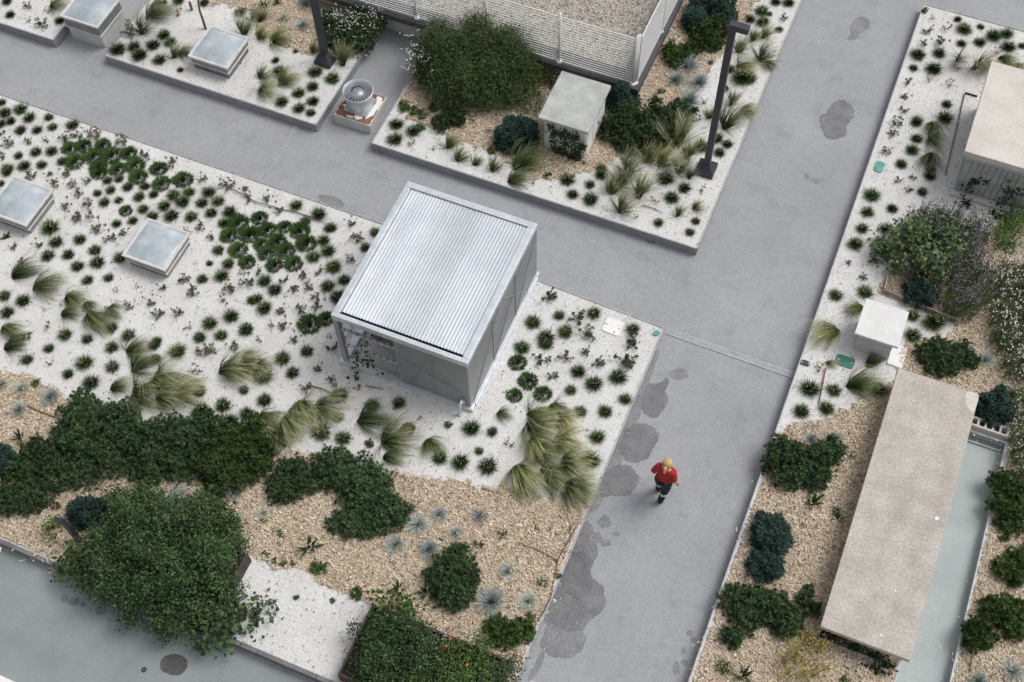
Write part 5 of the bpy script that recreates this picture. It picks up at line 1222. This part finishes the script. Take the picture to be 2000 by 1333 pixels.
rs('big dark green spreading shrub right of the ivy cabin', [(1210, 235, 40, .5), (1250, 245, 48, .55), (1290, 235, 42, .5), (1230, 270, 40, .4), (1330, 220, 28, .4), (1270, 275, 36, .35), (1195, 255, 26, .4)], extra=[('yellow_flowers', 'yellow_flower', 14, .02, .02)])
rs('round bright green shrub above the blue grasses by the coping', [(1310, 98, 18, .3), (1330, 105, 26, .35), (1350, 100, 20, .3), (1325, 120, 18, .25)], 'rosette_green')
rs('green rounded shrub behind the right lamp post top', [(1375, 65, 30, .45), (1400, 60, 28, .45), (1390, 82, 24, .35)], 'rosette_green')
rs('dark green bush under white flowers right of the left lamp', [(655, 70, 30, .4), (690, 75, 34, .45), (700, 50, 34, .45), (650, 45, 26, .4), (715, 85, 20, .3), (735, 45, 20, .35)], extra=[('white_flowers', 'white_flower', 60, .016, .12)])
rs('small two lobed green shrub below the yellow green seedling', [(860, 240, 18, .25), (885, 225, 20, .3), (895, 238, 14, .25)], 'rosette')
ball = lambda label, lst, **k: shrub('cushion_shrub', 'cushion shrub', lst, 'needle', 'bluegreen', label, group='blue green cushion shrubs', nstem=4, sub=4, **k)
ball('blue green cushion shrub, upper of the pair by the right path', [(1508, 1042, 38, .4)])
ball('blue green cushion shrub, lower of the pair by the right path', [(1496, 1103, 32, .32)])
ball('blue green cushion shrub between the cabin and the fence corner', [(1215, 188, 32, .42)])
ball('low blue green cushion right behind the cabin roof', [(1143, 152, 24, .3)])
ball('blue green cushion shrub left of the cabin front', [(1018, 255, 30, .4), (1030, 275, 22, .25)])
ball('dark cushion shrub at left of the cabin, lower left one', [(995, 272, 28, .32)])
ball('blue green cushion behind lamp post head at top', [(1358, 38, 24, .4)])
ball('dark blue green cushion at the top edge right of the building', [(1380, 10, 30, .45)])
ball('grey green cushion right of the lamp head top', [(1412, 25, 26, .4)])
ball('blue green cushion shrub beside the hollow block', [(1925, 795, 22, .35), (1950, 800, 26, .35), (1945, 780, 16, .4), (1935, 820, 18, .25)])
ball('dark cushion shrub beside the bollard light', [(165, 1000, 32, .35), (190, 998, 24, .32)])
ball('dark cushion at the left edge by ground cover', [(8, 905, 24, .35), (2, 890, 20, .3)])
ball('dark green cushion under the leafy round leaved shrub', [(1795, 565, 26, .35), (1805, 585, 18, .25)])

# big willow leaved shrub behind the cabin
bg_ = shrub('large_shrub', 'shrub', [(880, 130, 58, .9), (930, 110, 62, 1.05), (980, 115, 52, .95), (900, 170, 48, .7), (960, 165, 50, .7), (1010, 150, 34, .7), (860, 100, 36, .8)], 'fine', 'olive', 'large olive green willow leaved shrub in front of the white fence', dens=3600, size=.075, depth=.5, nstem=5, sub=9)
shrub('leafy_shrub', 'shrub', [(905, 160, 16, .55), (902, 185, 12, .4), (900, 140, 10, .5)], 'leaf', 'bright', 'upright yellow green seedling in front of the large olive shrub', dens=900, size=.05)
shrub('leafy_shrub', 'shrub', [(1045, 140, 24, .5), (1055, 125, 16, .5), (1035, 155, 16, .4)], 'leaf', 'bright', 'yellow green bush left of the cabin roof below the coping', dens=900, size=.05)
shrub('leafy_shrub', 'shrub', [(1080, 150, 16, .45), (1025, 190, 26, .35), (1045, 200, 24, .3), (1040, 175, 20, .35)], 'leaf', 'olive', 'dark loose bush with tiny pale flowers left of the cabin', dens=800, size=.045, extra=[('pale_flowers', 'white_flower', 16, .012, .05)])
# bramble mass over the left planter and nasturtium trailing from it
shrub('bramble_mass', 'bramble', [(205, 1085, 44, .70), (255, 1030, 46, 1.0), (240, 1080, 34, .55), (325, 1020, 44, .80), (395, 1030, 48, 1.05), (225, 1135, 46, .62), (300, 1085, 50, 1.15), (355, 1075, 36, .60), (350, 1130, 46, .95), (415, 1110, 50, .95), (440, 1070, 34, .60), (285, 1165, 44, .70), (340, 1185, 40, .50), (175, 1115, 30, .42), (395, 1175, 42, .62), (440, 1030, 26, .55), (330, 1218, 28, .42), (260, 1195, 22, .35), (290, 975, 22, .5), (235, 985, 20, .45)],
      'leaf', 'bramble', 'large dark bramble mass spilling over planter onto the terrace', dens=1500, size=.052, depth=.45, nstem=2, sub=9)
shrub('trailing_nasturtium', 'nasturtium', [(440, 1210, 30, .35), (480, 1205, 26, .3), (410, 1230, 30, .35), (510, 1195, 18, .25), (425, 1250, 22, .25), (395, 1240, 22, .25)], 'round', 'bramble', 'round leaved trailing plant between the bramble and white gravel', dens=420, size=.085, depth=.5, nstem=3)
shrub('trailing_nasturtium', 'nasturtium', [(130, 1095, 22, .35), (120, 1110, 16, .25), (140, 1120, 16, .25)], 'round', 'bramble', 'small leafy trail over the kerb at the left of the bramble', dens=420, size=.07, depth=.5, nstem=3)
shrub('leafy_shrub', 'shrub', [(100, 1030, 14, .25), (105, 1042, 11, .2), (112, 1022, 9, .2)], 'round', 'bright', 'small yellow green bush left of the bollard light', dens=500, size=.05)
shrub('leafy_shrub', 'shrub', [(225, 975, 20, .3), (275, 965, 16, .25), (245, 985, 24, .3), (310, 985, 24, .3)], 'leaf', 'bramble', 'loose dark shoots on mulch above the bramble mass', dens=500, size=.06)
shrub('leafy_shrub', 'shrub', [(390, 985, 26, .4), (420, 970, 18, .3), (375, 1000, 22, .35)], 'round', 'bramble', 'round leaved shoots at the upper right of the bramble mass', dens=420, size=.07)
# vegetables in the right planter
PZ = .45
shrub('vegetable_plant', 'vegetable', [(790, 1240, 42, .45), (760, 1280, 45, .4), (820, 1270, 42, .4), (800, 1310, 48, .35), (740, 1320, 36, .3), (738, 1262, 30, .35), (712, 1300, 28, .3), (752, 1222, 28, .3)], 'leaf', 'bramble', 'leafy dark vegetable plants filling the left of the planter', sub=4, nstem=3, dens=1500, size=.05, z=PZ)
shrub('vegetable_plant', 'vegetable', [(880, 1285, 38, .35), (860, 1320, 42, .35), (915, 1320, 38, .35), (930, 1275, 28, .3), (955, 1310, 32, .3)], 'leaf', 'rosette_green', 'green planter plants with red and orange flowers on right side', sub=4, nstem=3, dens=1200, size=.045, z=PZ, extra=[('red_flowers', 'red_flower', 3, .035, .03), ('orange_flowers', 'orange_flower', 4, .028, .03), ('white_flowers', 'white_flower', 40, .012, .02)])
shrub('trailing_nasturtium', 'nasturtium', [(750, 1190, 18, .2), (775, 1185, 20, .2), (800, 1195, 14, .18), (765, 1200, 14, .2)], 'round', 'bright', 'bright round leaved plant at the planter back corner', dens=420, size=.085, depth=.6, nstem=3, z=PZ)
shrub('leafy_shrub', 'shrub', [(695, 1220, 13, .3), (688, 1232, 9, .25), (700, 1240, 8, .2)], 'leaf', 'bramble', 'small shoot leaning over the left side of the vegetable planter', dens=500, size=.045, z=PZ)
shrub('vegetable_plant', 'vegetable', [(985, 1315, 26, .35), (1000, 1300, 18, .3), (970, 1333, 24, .3)], 'leaf', 'sedum_green', 'grey green herb at the right end of the planter', dens=900, size=.05, z=PZ)
sp = shrub('leafy_shrub', 'shrub', [(845, 1235, 22, .12), (870, 1245, 18, .12)], 'leaf', 'olive', 'low white flowered seedlings along the back of the planter', dens=260, size=.03, z=PZ, extra=[('white_flowers', 'white_flower', 45, .011, .02)])
# round leaved shrub with verbena and gaura behind
shrub('leafy_shrub', 'shrub', [(1790, 490, 55, .9), (1770, 460, 36, .8), (1830, 470, 36, .85), (1760, 510, 36, .6), (1810, 530, 42, .55), (1840, 510, 24, .6), (1735, 495, 20, .4)], 'round', 'cercis', 'grey green round leaved shrub beside the purple flowers', sub=2, dens=230, size=.075, depth=.85, nstem=6, stem_mat='bark')
def flowery(name, cat, label, pxs, hgt, n, fmat, fs, stem_green='olive', foliage_n=0, lean=.08):
    """clump of thin stems, each carrying flowers"""
    pts = [P(a, b_, BZ) for a, b_ in pxs]; c = np.mean(pts, 0); t_ = thing(name, label, cat, c)
    poly = [(p[0], p[1]) for p in pts]; lo = np.min(pts, 0)[:2]; hi = np.max(pts, 0)[:2]
    X = rng.uniform(lo[0], hi[0], n * 3); Y = rng.uniform(lo[1], hi[1], n * 3); k = in_poly(X, Y, poly); X, Y = X[k][:n], Y[k][:n]; n = len(X)
    h = hgt * rng.uniform(.45, 1.05, n); b0 = np.stack([X, Y, np.full(n, BZ)], 1); dirs = rng.normal(0, lean, (n, 2)) * h[:, None] / hgt
    top = b0 + np.stack([dirs[:, 0], dirs[:, 1], h], 1); mid = b0 + np.stack([dirs[:, 0] * .3, dirs[:, 1] * .3, h * .55], 1); e = np.array([.0032, .001, 0])
    V = np.stack([b0 - e, b0 + e, mid + e, mid - e, top + e * .6, top - e * .6], 1).reshape(-1, 3); i0 = np.arange(n)[:, None] * 6
    Fq = np.concatenate([i0 + np.array([[0, 1, 2, 3]]), i0 + np.array([[3, 2, 4, 5]])])
    tag(link('stems', np_mesh('stems', V - c, Fq, [stem_green]), t_), kind='stuff')
    m_ = n * 13; kk = rng.integers(0, n, m_); f_ = rng.random(m_)[:, None] ** .8; C = b0[kk] * (1 - f_ * .8) + top[kk] * f_ * .8 + rng.normal(0, .02, (m_, 3)); C[:, 2] = np.maximum(C[:, 2], BZ + .02)
    V, Fq = leaves(C, np.tile([[0, 0, 1.]], (m_, 1)), .055, .016, tilt=.8); link('foliage', np_mesh('foliage', V - c, Fq, [stem_green]), t_)
    kf = rng.random(n) < (.55 if fmat == 'purple_flower' else .7); C = np.repeat(top[kf], 2, 0) + rng.normal(0, .02, (kf.sum() * 2, 3)); C = C[rng.random(len(C)) < .75]
    V, Fq = rosettes(C, np.tile([[0, -.2, 1.]], (len(C), 1)) + rng.normal(0, .4, (len(C), 3)), 5, fs, fs * .8, cup=.3)
    tag(link('flowers', np_mesh('flowers', V - c, Fq, [fmat]), t_), kind='stuff')
    PL.append((t_, name, np.mean([q[0] for q in pxs]), np.mean([q[1] for q in pxs]), 50)); return t_
flowery('purple_verbena', 'verbena', 'tall purple verbena clump right of the round leaved shrub', [(1790, 480), (1850, 450), (1900, 480), (1920, 540), (1930, 600), (1880, 640), (1830, 610), (1800, 560)], .75, 620, 'purple_flower', .019)
flowery('purple_verbena', 'verbena', 'thin purple and white flowers above the round leaved shrub', [(1755, 445), (1800, 425), (1860, 435), (1890, 470), (1830, 500), (1760, 490)], .75, 300, 'purple_flower', .016)
flowery('white_gaura', 'gaura', 'sparse white flowered gaura by the corner of the clad hut', [(1800, 440), (1850, 430), (1920, 450), (1930, 480), (1870, 485), (1810, 475)], .65, 150, 'white_flower', .014)
flowery('white_gaura', 'gaura', 'dense white flowered gaura at the right edge beside the verbena', [(1925, 540), (1960, 520), (2030, 530), (2040, 760), (1960, 740), (1930, 660)], .6, 650, 'white_flower', .018)
flowery('white_gaura', 'gaura', 'white flowered gaura at the right edge above the ramp', [(1960, 770), (2030, 760), (2040, 960), (1985, 965), (1970, 880)], .5, 420, 'white_flower', .018)
flowery('white_gaura', 'gaura', 'white flowered gaura leaning over the alley beside the olive shrub', [(815, 120), (835, 100), (868, 110), (865, 150), (850, 180), (820, 165)], .75, 420, 'white_flower', .021, lean=.22)
flowery('white_gaura', 'gaura', 'white flowered gaura at the top behind the left lamp post', [(655, 50), (690, 45), (740, 50), (740, 80), (700, 90), (665, 80)], .6, 260, 'white_flower', .018, lean=.15)
flowery('white_gaura', 'gaura', 'white flowered gaura at the right edge near the bottom', [(1990, 1060), (2040, 1060), (2040, 1120), (1995, 1120)], .4, 80, 'white_flower', .014)
shrub('yellow_shrub', 'shrub', [(1555, 1275, 34, .55), (1590, 1270, 32, .55), (1570, 1310, 44, .45), (1540, 1310, 28, .4), (1605, 1305, 24, .4), (1575, 1250, 22, .5)], 'leaf', 'yellow', 'sparse yellow leaved shrub left of the slab bottom', dens=430, size=.04, depth=.8, nstem=7, stem_mat='bark')
shrub('leafy_shrub', 'shrub', [(1975, 445, 26, .5), (1960, 470, 22, .4), (1985, 420, 20, .5)], 'leaf', 'bright', 'green leafy bush at the right edge under the clad hut', dens=700, size=.06)
# climbers -----------------------------------------------------------------
def climber(label, pts3, n, spread, mat='ivy', size=.06, nrm=(0, -1, .4), name='ivy_climber', cat='ivy'):
    """leaves strung along stems that climb a wall"""
    c = np.array(pts3[0][0]); t_ = thing(name, label, cat, c); mb_ = MB(); CC = []
    for line in pts3:
        l_ = [Vector(q) for q in line]; mb_.tube(l_, .006, 4, cap=False)
        for _ in range(n):
            k = random.randrange(len(l_) - 1); CC.append(l_[k].lerp(l_[k + 1], random.random()) + Vector((random.gauss(0, spread), random.gauss(0, .02) - .03, random.gauss(0, spread * .7))))
    tag(mb_.build('stems', 'twig', t_), kind='stuff'); C = np.array(CC); C[:, 2] = np.maximum(C[:, 2], BZ + .02)
    V, Fq = leaves(C, np.tile([nrm], (len(C), 1)), size, size * .8, tilt=.5); link('foliage', np_mesh('foliage', V - c, Fq, [mat]), t_); return t_
yv = 14.38
climber('dark ivy climbing the front of the small cabin', [[(-5.42, yv, .2), (-5.45, yv, .6), (-5.5, yv, 1.0)], [(-5.35, yv, .2), (-5.2, yv, .6), (-5.25, yv, .95)], [(-5.0, yv, .2), (-5.05, yv, .55), (-4.98, yv, 1.0)], [(-5.45, yv - .03, .3), (-5.15, yv - .03, .25), (-4.9, yv - .05, .25)], [(-4.95, yv, .3), (-4.88, yv, .7)], [(-5.5, yv, .75), (-5.0, yv, .8)]], 75, .055)
climber('climbing vine at the foot of the clad hut', [[(2.0, 16.20, .2), (2.05, 16.3, .6), (2.15, 16.33, 1.0)], [(2.05, 16.3, .6), (2.3, 16.33, .75)], [(2.1, 16.15, .2), (2.0, 16.0, .22)]], 42, .06)
climber('climbing vine at the right edge on the clad hut front', [[(2.65, 16.20, .2), (2.7, 16.3, .6), (2.55, 16.33, .95)], [(2.7, 16.3, .6), (2.95, 16.33, .8)], [(2.6, 16.1, .2), (2.75, 15.95, .25)]], 55, .07)
climber('dark climber under the front edge of the long slab', [[(2.0, 7.2, .2), (1.95, 7.12, .5)], [(2.3, 7.2, .2), (2.35, 7.1, .5)], [(2.6, 7.15, .2), (2.65, 7.08, .5)], [(2.85, 7.1, .2), (2.8, 7.05, .45)], [(1.95, 7.1, .45), (2.9, 7.08, .45)], [(2.55, 6.98, .22), (2.9, 6.95, .25)]], 65, .07, size=.055)
climber('thin vine hanging in the open front of the shed', [[(-6.85, 8.62, .22), (-6.75, 8.66, .55), (-6.72, 8.68, .95)], [(-6.75, 8.66, .55), (-6.45, 8.66, .75)], [(-6.5, 8.66, .9), (-6.42, 8.6, .5)], [(-6.6, 8.7, 1.1), (-6.35, 8.8, 1.35)], [(-6.80, 8.55, .22), (-6.72, 8.5, .3), (-6.75, 8.45, .22)]], 11, .05, size=.075)
# young tree whose crown is above the frame
yt = thing('young_tree', 'thin young tree trunk cut by the top edge beside the skylight', 'tree', tuple(P(402, 57, BZ)))
p = P(402, 57, BZ); MB().tube([p, p + np.array([-.03, .02, .5]), p + np.array([.02, .05, 1.0]), p + np.array([-.04, .02, 1.5]), p + np.array([-.02, .05, 2.1])], [.028, .022, .02, .017, .01], 8).build('trunk', 'bark', yt, smooth=True)
C, N = lobe_points([(p[0], p[1] + .1, 2.2, .45, .45, .5)], 220, .6); V, Fq = leaves(np.repeat(C, 3, 0) + rng.normal(0, .05, (len(C) * 3, 3)), np.repeat(N, 3, 0), .07, .04); link('crown', np_mesh('crown', V - p, Fq, ['olive']), yt)
p = P(375, 20, BZ); o_ = MB().tube([p, p + np.array([0, 0, .22])], [.028, .028], 8).build('wooden_stake', 'bark', None, tuple(p)); tag(o_, 'short wooden stake standing in gravel near the top edge', 'stake')

# leaf litter over gravel and mulch
for poly, par, holes in ((MU1, b1, [WHITE]), (MU2, b2, []), (MU3, b3, []), (MU4, b5, [SLABHOLE])):
    X, Y = scatter(poly, 34, holes=holes); n = len(X)
    V, Fq = leaves(np.stack([X, Y, np.full(n, BZ + .05)], 1), np.tile([[0, 0, 1.]], (n, 1)), .05, .022, tilt=.45)
    o_ = link('leaf_litter', np_mesh('litter', V, Fq, ['dead_leaf', 'twig', 'olive'], rng.choice(3, n, p=[.55, .3, .15])), par); tag(o_, kind='stuff')
for poly, par, holes, dn in ((BED1, b1, [], 26), (BED2, b2, [], 26), (BED3, b3, [], 24), (BED5, b5, [SLABHOLE], 26), (BED4, b4, [], 16)):
    X, Y = scatter(poly, dn, holes=holes); n = len(X)
    V, Fq = leaves(np.stack([X, Y, np.full(n, BZ + .03)], 1), np.tile([[0, 0, 1.]], (n, 1)), .032, .022, tilt=.3)
    o_ = link('leaf_litter', np_mesh('litter', V, Fq, ['dead_leaf', 'twig', 'olive'], rng.choice(3, n, p=[.45, .3, .25])), par); tag(o_, kind='stuff')
X, Y = scatter([(-19, 11.6), (-2.2, 11.6), (-2.2, 13.2), (-19, 13.2)], 9, 0.0); X2, Y2 = scatter([(-2.15, 5), (.15, 5), (.15, 21), (-2.15, 21)], 5, 0.0)
X = np.concatenate([X, X2]); Y = np.concatenate([Y, Y2]); n = len(X)
V, Fq = leaves(np.stack([X, Y, np.full(n, .012)], 1), np.tile([[0, 0, 1.]], (n, 1)), .020, .016, tilt=.2)
o_ = link('path_grit', np_mesh('grit', V, Fq, ['pebble', 'twig'], (rng.random(n) < .3).astype(int)), deck); tag(o_, kind='stuff')

# ------------------------------------------------------------------ person walking away along the path
def make_person(loc):
    root = thing('person', 'blonde person in red shirt and dark trousers walking along the path', 'person', loc)
    J = {  # joint: (x, y, z, radius x, radius y); x to her right, y ahead
        'pel': (0, 0, .88, .150, .120), 'wai': (0, .01, 1.02, .135, .105), 'che': (0, .02, 1.20, .155, .115), 'upc': (0, .02, 1.32, .120, .090),
        'nek': (0, .035, 1.40, .052, .052), 'chn': (0, .055, 1.455, .066, .072), 'hed': (0, .060, 1.525, .082, .094), 'top': (0, .045, 1.595, .062, .070),
        'shr': (.155, .01, 1.315, .062, .062), 'elr': (.235, -.055, 1.08, .045, .045), 'fmr': (.262, .01, .97, .040, .038), 'wrr': (.285, .055, .885, .028, .030), 'plr': (.292, .075, .825, .020, .036),
        'shl': (-.155, .01, 1.315, .062, .062), 'ell': (-.235, -.03, 1.075, .045, .045), 'fml': (-.262, .04, .97, .040, .038), 'wrl': (-.282, .095, .90, .028, .030), 'pll': (-.29, .12, .845, .020, .036),
        'hpr': (.085, 0, .80, .100, .105), 'knr': (.085, .0, .46, .066, .068), 'cfr': (.065, -.06, .32, .056, .058), 'anr': (.05, -.12, .11, .044, .046), 'her': (.05, -.15, .05, .040, .045), 'tor': (.055, .0, .035, .038, .030),
        'hpl': (-.085, .01, .80, .100, .105), 'knl': (-.095, .12, .47, .066, .068), 'cfl': (-.09, .12, .32, .056, .058), 'anl': (-.08, .12, .10, .044, .046), 'hel': (-.08, .09, .045, .042, .045), 'tol': (-.09, .24, .035, .040, .030)}
    E_ = [('pel', 'wai'), ('wai', 'che'), ('che', 'upc'), ('upc', 'nek'), ('nek', 'chn'), ('chn', 'hed'), ('hed', 'top')]
    for s_ in 'rl':
        E_ += [('upc', 'sh' + s_), ('sh' + s_, 'el' + s_), ('el' + s_, 'fm' + s_), ('fm' + s_, 'wr' + s_), ('wr' + s_, 'pl' + s_), ('pel', 'hp' + s_), ('hp' + s_, 'kn' + s_), ('kn' + s_, 'cf' + s_), ('cf' + s_, 'an' + s_), ('an' + s_, 'he' + s_), ('an' + s_, 'to' + s_)]
        sg = 1 if s_ == 'r' else -1; b_ = J['pl' + s_]
        for i, (dy, ln) in enumerate(((.030, .062), (.010, .072), (-.010, .068), (-.030, .052))):
            J[f'a{i}{s_}'] = (b_[0] + sg * .004, b_[1] + dy, b_[2] - .042, .0095, .0095); J[f'b{i}{s_}'] = (b_[0] - sg * .012, b_[1] + dy + .006, b_[2] - .042 - ln * .55, .009, .009); J[f'c{i}{s_}'] = (b_[0] - sg * .034, b_[1] + dy + .008, b_[2] - .042 - ln * .85, .008, .008)
            E_ += [('pl' + s_, f'a{i}{s_}'), (f'a{i}{s_}', f'b{i}{s_}'), (f'b{i}{s_}', f'c{i}{s_}')]
        J['t1' + s_] = (b_[0] - sg * .012, b_[1] + .040, b_[2] + .005, .011, .011); J['t2' + s_] = (b_[0] - sg * .022, b_[1] + .058, b_[2] - .035, .0095, .0095)
        E_ += [('pl' + s_, 't1' + s_), ('t1' + s_, 't2' + s_)]
    J['nos'] = (0, .165, 1.505, .014, .016); E_.append(('hed', 'nos'))
    for s_, sg in (('r', 1), ('l', -1)): J['ear' + s_] = (sg * .090, .05, 1.515, .010, .020); E_.append(('hed', 'ear' + s_))
    nm = list(J); me = bpy.data.meshes.new('body'); me.from_pydata([J[k][:3] for k in nm], [(nm.index(a), nm.index(b_)) for a, b_ in E_], [])
    tmp = bpy.data.objects.new('tmp_body', me); col.objects.link(tmp)
    sk = tmp.modifiers.new('skin', 'SKIN'); sk.use_smooth_shade = True
    for i, k in enumerate(nm):
        sv_ = me.skin_vertices[0].data[i]; sv_.radius = J[k][3:5]; sv_.use_root = (k == 'pel')
    ss = tmp.modifiers.new('sub', 'SUBSURF'); ss.levels = 2; ss.render_levels = 2
    dg = bpy.context.evaluated_depsgraph_get(); dg.update()
    bm = bpy.data.meshes.new_from_object(tmp.evaluated_get(dg)); bpy.data.objects.remove(tmp)
    bm.name = 'body'; bm.materials.clear(); bm.materials.append(M['skin'])
    link('body', bm, root)
    V = np.array([v.co for v in bm.vertices]); Nn = np.array([v.normal for v in bm.vertices]); FS = [list(p.vertices) for p in bm.polygons]
    def garment(name, mat, test, off):
        ids = [f for f in FS if test(V[f].mean(0))]; used = sorted({i for f in ids for i in f}); mp_ = {j: i for i, j in enumerate(used)}
        W_ = V[used] + Nn[used] * off
        m2 = bpy.data.meshes.new(name); m2.from_pydata([tuple(q) for q in W_], [], [[mp_[i] for i in f] for f in ids]); m2.materials.append(M[mat])
        m2.polygons.foreach_set('use_smooth', [True] * len(ids)); m2.update()
        o = link(name, m2, root); so_ = o.modifiers.new('thick', 'SOLIDIFY'); so_.thickness = .006; so_.offset = 0; return o
    arm = lambda c: abs(c[0]) > .195 and c[2] < 1.30
    garment('shirt', 'red_cloth', lambda c: (.90 < c[2] < 1.385 and abs(c[0]) < .21 and not (abs(c[0]) > .19 and c[2] < 1.10)) or (abs(c[0]) >= .15 and c[2] > 1.15 and c[2] < 1.42), .016)
    tr2 = garment('trousers', 'navy_cloth', lambda c: .13 < c[2] < .93 and abs(c[0]) < .215, .018)
    for s_ in 'rl':
        sg = 1 if s_ == 'r' else -1
        garment('reflective_band', 'reflective', lambda c: .345 < c[2] < .395 and c[0] * sg > .0 and abs(c[0]) < .2, .026)
        garment('boot', 'boot', lambda c: c[2] < .17 and c[0] * sg > 0, .016)
    garment('belt', 'boot', lambda c: .90 < c[2] < .955 and abs(c[0]) < .2, .024)
    garment('hair', 'blonde', lambda c: c[2] > 1.455 and abs(c[0]) < .086 and (c[1] < .075 or c[2] > 1.565), .016)
    MB().tube([Vector(loc) + Vector(q) for q in ((0, -.035, 1.54), (0, -.075, 1.53), (.005, -.095, 1.48), (.01, -.10, 1.40), (.015, -.095, 1.33))], [.022, .034, .032, .025, .008], 10).build('ponytail', 'blonde', root, smooth=True)
    MB().lathe(Vector(loc) + Vector((0, -.052, 1.53)), [(.02, -.02), (.03, 0), (.02, .02)], 10).build('hair_tie', 'boot', root)
    for sg in (-1, 1): MB().lathe(Vector(loc) + Vector((sg * .032, .135, 1.525)), [(0, -.008), (.011, 0), (0, .008)], 8).build('eye', 'boot', root)
    MB().bar(Vector(loc) + Vector((-.02, .128, 1.468)), Vector(loc) + Vector((.02, .128, 1.468)), .012, .008).build('mouth', 'red_cloth', root)
    MB().box(loc[0] + .15, loc[0] + .20, loc[1] - .09, loc[1] - .03, .84, .95).build('pouch', 'boot', root); MB().box(loc[0] - .06, loc[0] + .05, loc[1] - .16, loc[1] - .125, .85, .93).build('pouch', 'boot', root)
    root.rotation_euler = (0, 0, math.radians(-4)); return root
pl0 = P(1287, 976, 0.0)
person = make_person((pl0[0], pl0[1] + .04, 0.012))
person.scale = (1 / UNIT, 1 / UNIT, 1 / UNIT)

# ------------------------------------------------------------------ labels of the small plants: kind, size and rank from a nearby landmark
LM = [('the shed front right corner', 922, 800), ('the shed front left corner', 660, 705), ('the shed roof back corner', 795, 350), ('the skylight left of the shed', 305, 485), ('the skylight at the left edge', 45, 395),
      ('the skylight beside the young tree', 430, 110), ('the skylight on the path', 180, 50), ('the roof fan', 700, 200), ('the left lamp post base', 635, 118), ('the right lamp post base', 1380, 330), ('the right lamp post head', 1435, 42),
      ('the cabin roof', 1122, 200), ('the fence corner post', 1240, 163), ('the white service box', 1720, 640), ('the dark green plate', 1650, 707), ('the teal plate', 1717, 327), ('the oval drain plate', 1572, 710),
      ('the pale square cover', 1197, 639), ('the corner of the shed bed', 1297, 643), ('the corner of the lamp post bed', 1362, 490), ('the left corner of the cabin bed', 726, 284), ('the front corner of the fan side bed', 615, 246),
      ('the left corner of the young tree bed', 205, 110), ('the top corner of the right bed', 1804, 12), ('the hut roof back corner', 1935, 119), ('the hut roof front corner', 1885, 297), ('the walking person', 1297, 940),
      ('the slab roof back left corner', 1752, 718), ('the slab roof front left corner', 1610, 1228), ('the slab roof front right corner', 1787, 1296), ('the bollard light', 130, 1030), ('the white gravel patch', 590, 1180), ('the vegetable planter corner', 728, 1182),
      ('the lower end of the short drain', 503, 356), ('the photo lower right corner', 2000, 1333), ('the photo left edge middle', 0, 666), ('the photo upper left corner', 0, 0), ('the hollow block', 1930, 830), ('the bent shed pipe', 902, 795), ('the round leaved shrub', 1790, 500),
      ('the reddish stick on mulch', 90, 805), ('the stick before the shed opening', 732, 757), ('the large wet path patch', 1125, 1180), ('the damp spot on the upper path', 1635, 235)]
DESC = {'grass_tuft': ('dark green tuft', .37), 'leafy_mound': ('bright green leafy mound', .4), 'feather_grass_clump': ('windswept feather grass clump', .4), 'blue_fescue': ('blue grey fescue tuft', .4), 'strap_leaved_plant': ('strap leaved green plant', .4),
        'stonecrop/sedum': ('stonecrop with brown flower heads', .4), 'stonecrop/sedum_green': ('grey green stonecrop', .4), 'stonecrop/sedum_brown': ('withered brown stonecrop', .4), 'small_herb': ('small green herb', .4), 'broadleaf_weed': ('broad leaved weed', .4)}
def ordn(n): return '%d%s' % (n, 'th' if 10 <= n % 100 <= 20 else {1: 'st', 2: 'nd', 3: 'rd'}.get(n % 10, 'th'))
for kind in DESC:
    it = [q for q in PL if q[1] == kind]
    if not it: continue
    X = np.array([q[2] for q in it]); Y = np.array([q[3] for q in it]); S = np.array([q[4] for q in it]); med = np.median(S)
    ranks = []
    for (_, lx, ly) in LM:
        d = np.hypot(X - lx, Y - ly); ranks.append(np.argsort(np.argsort(d)) + 1)
    ranks = np.array(ranks)
    for i, q in enumerate(it):
        j = int(np.argmin(ranks[:, i])); r_ = int(ranks[j, i])
        size = 'small ' if S[i] < med * .75 and kind != 'small_herb' else 'large ' if S[i] > med * 1.3 else ''
        q[0]['label'] = f"{size}{DESC[kind][0]}, {'nearest one' if r_ == 1 else ordn(r_) + ' nearest'} to {LM[j][0]}"

# ------------------------------------------------------------------ survey units to metres
for o in list(sc.objects):
    if o.parent is None and o.type in ('MESH', 'EMPTY'):
        o.location = o.location * UNIT; o.scale = o.scale * UNIT
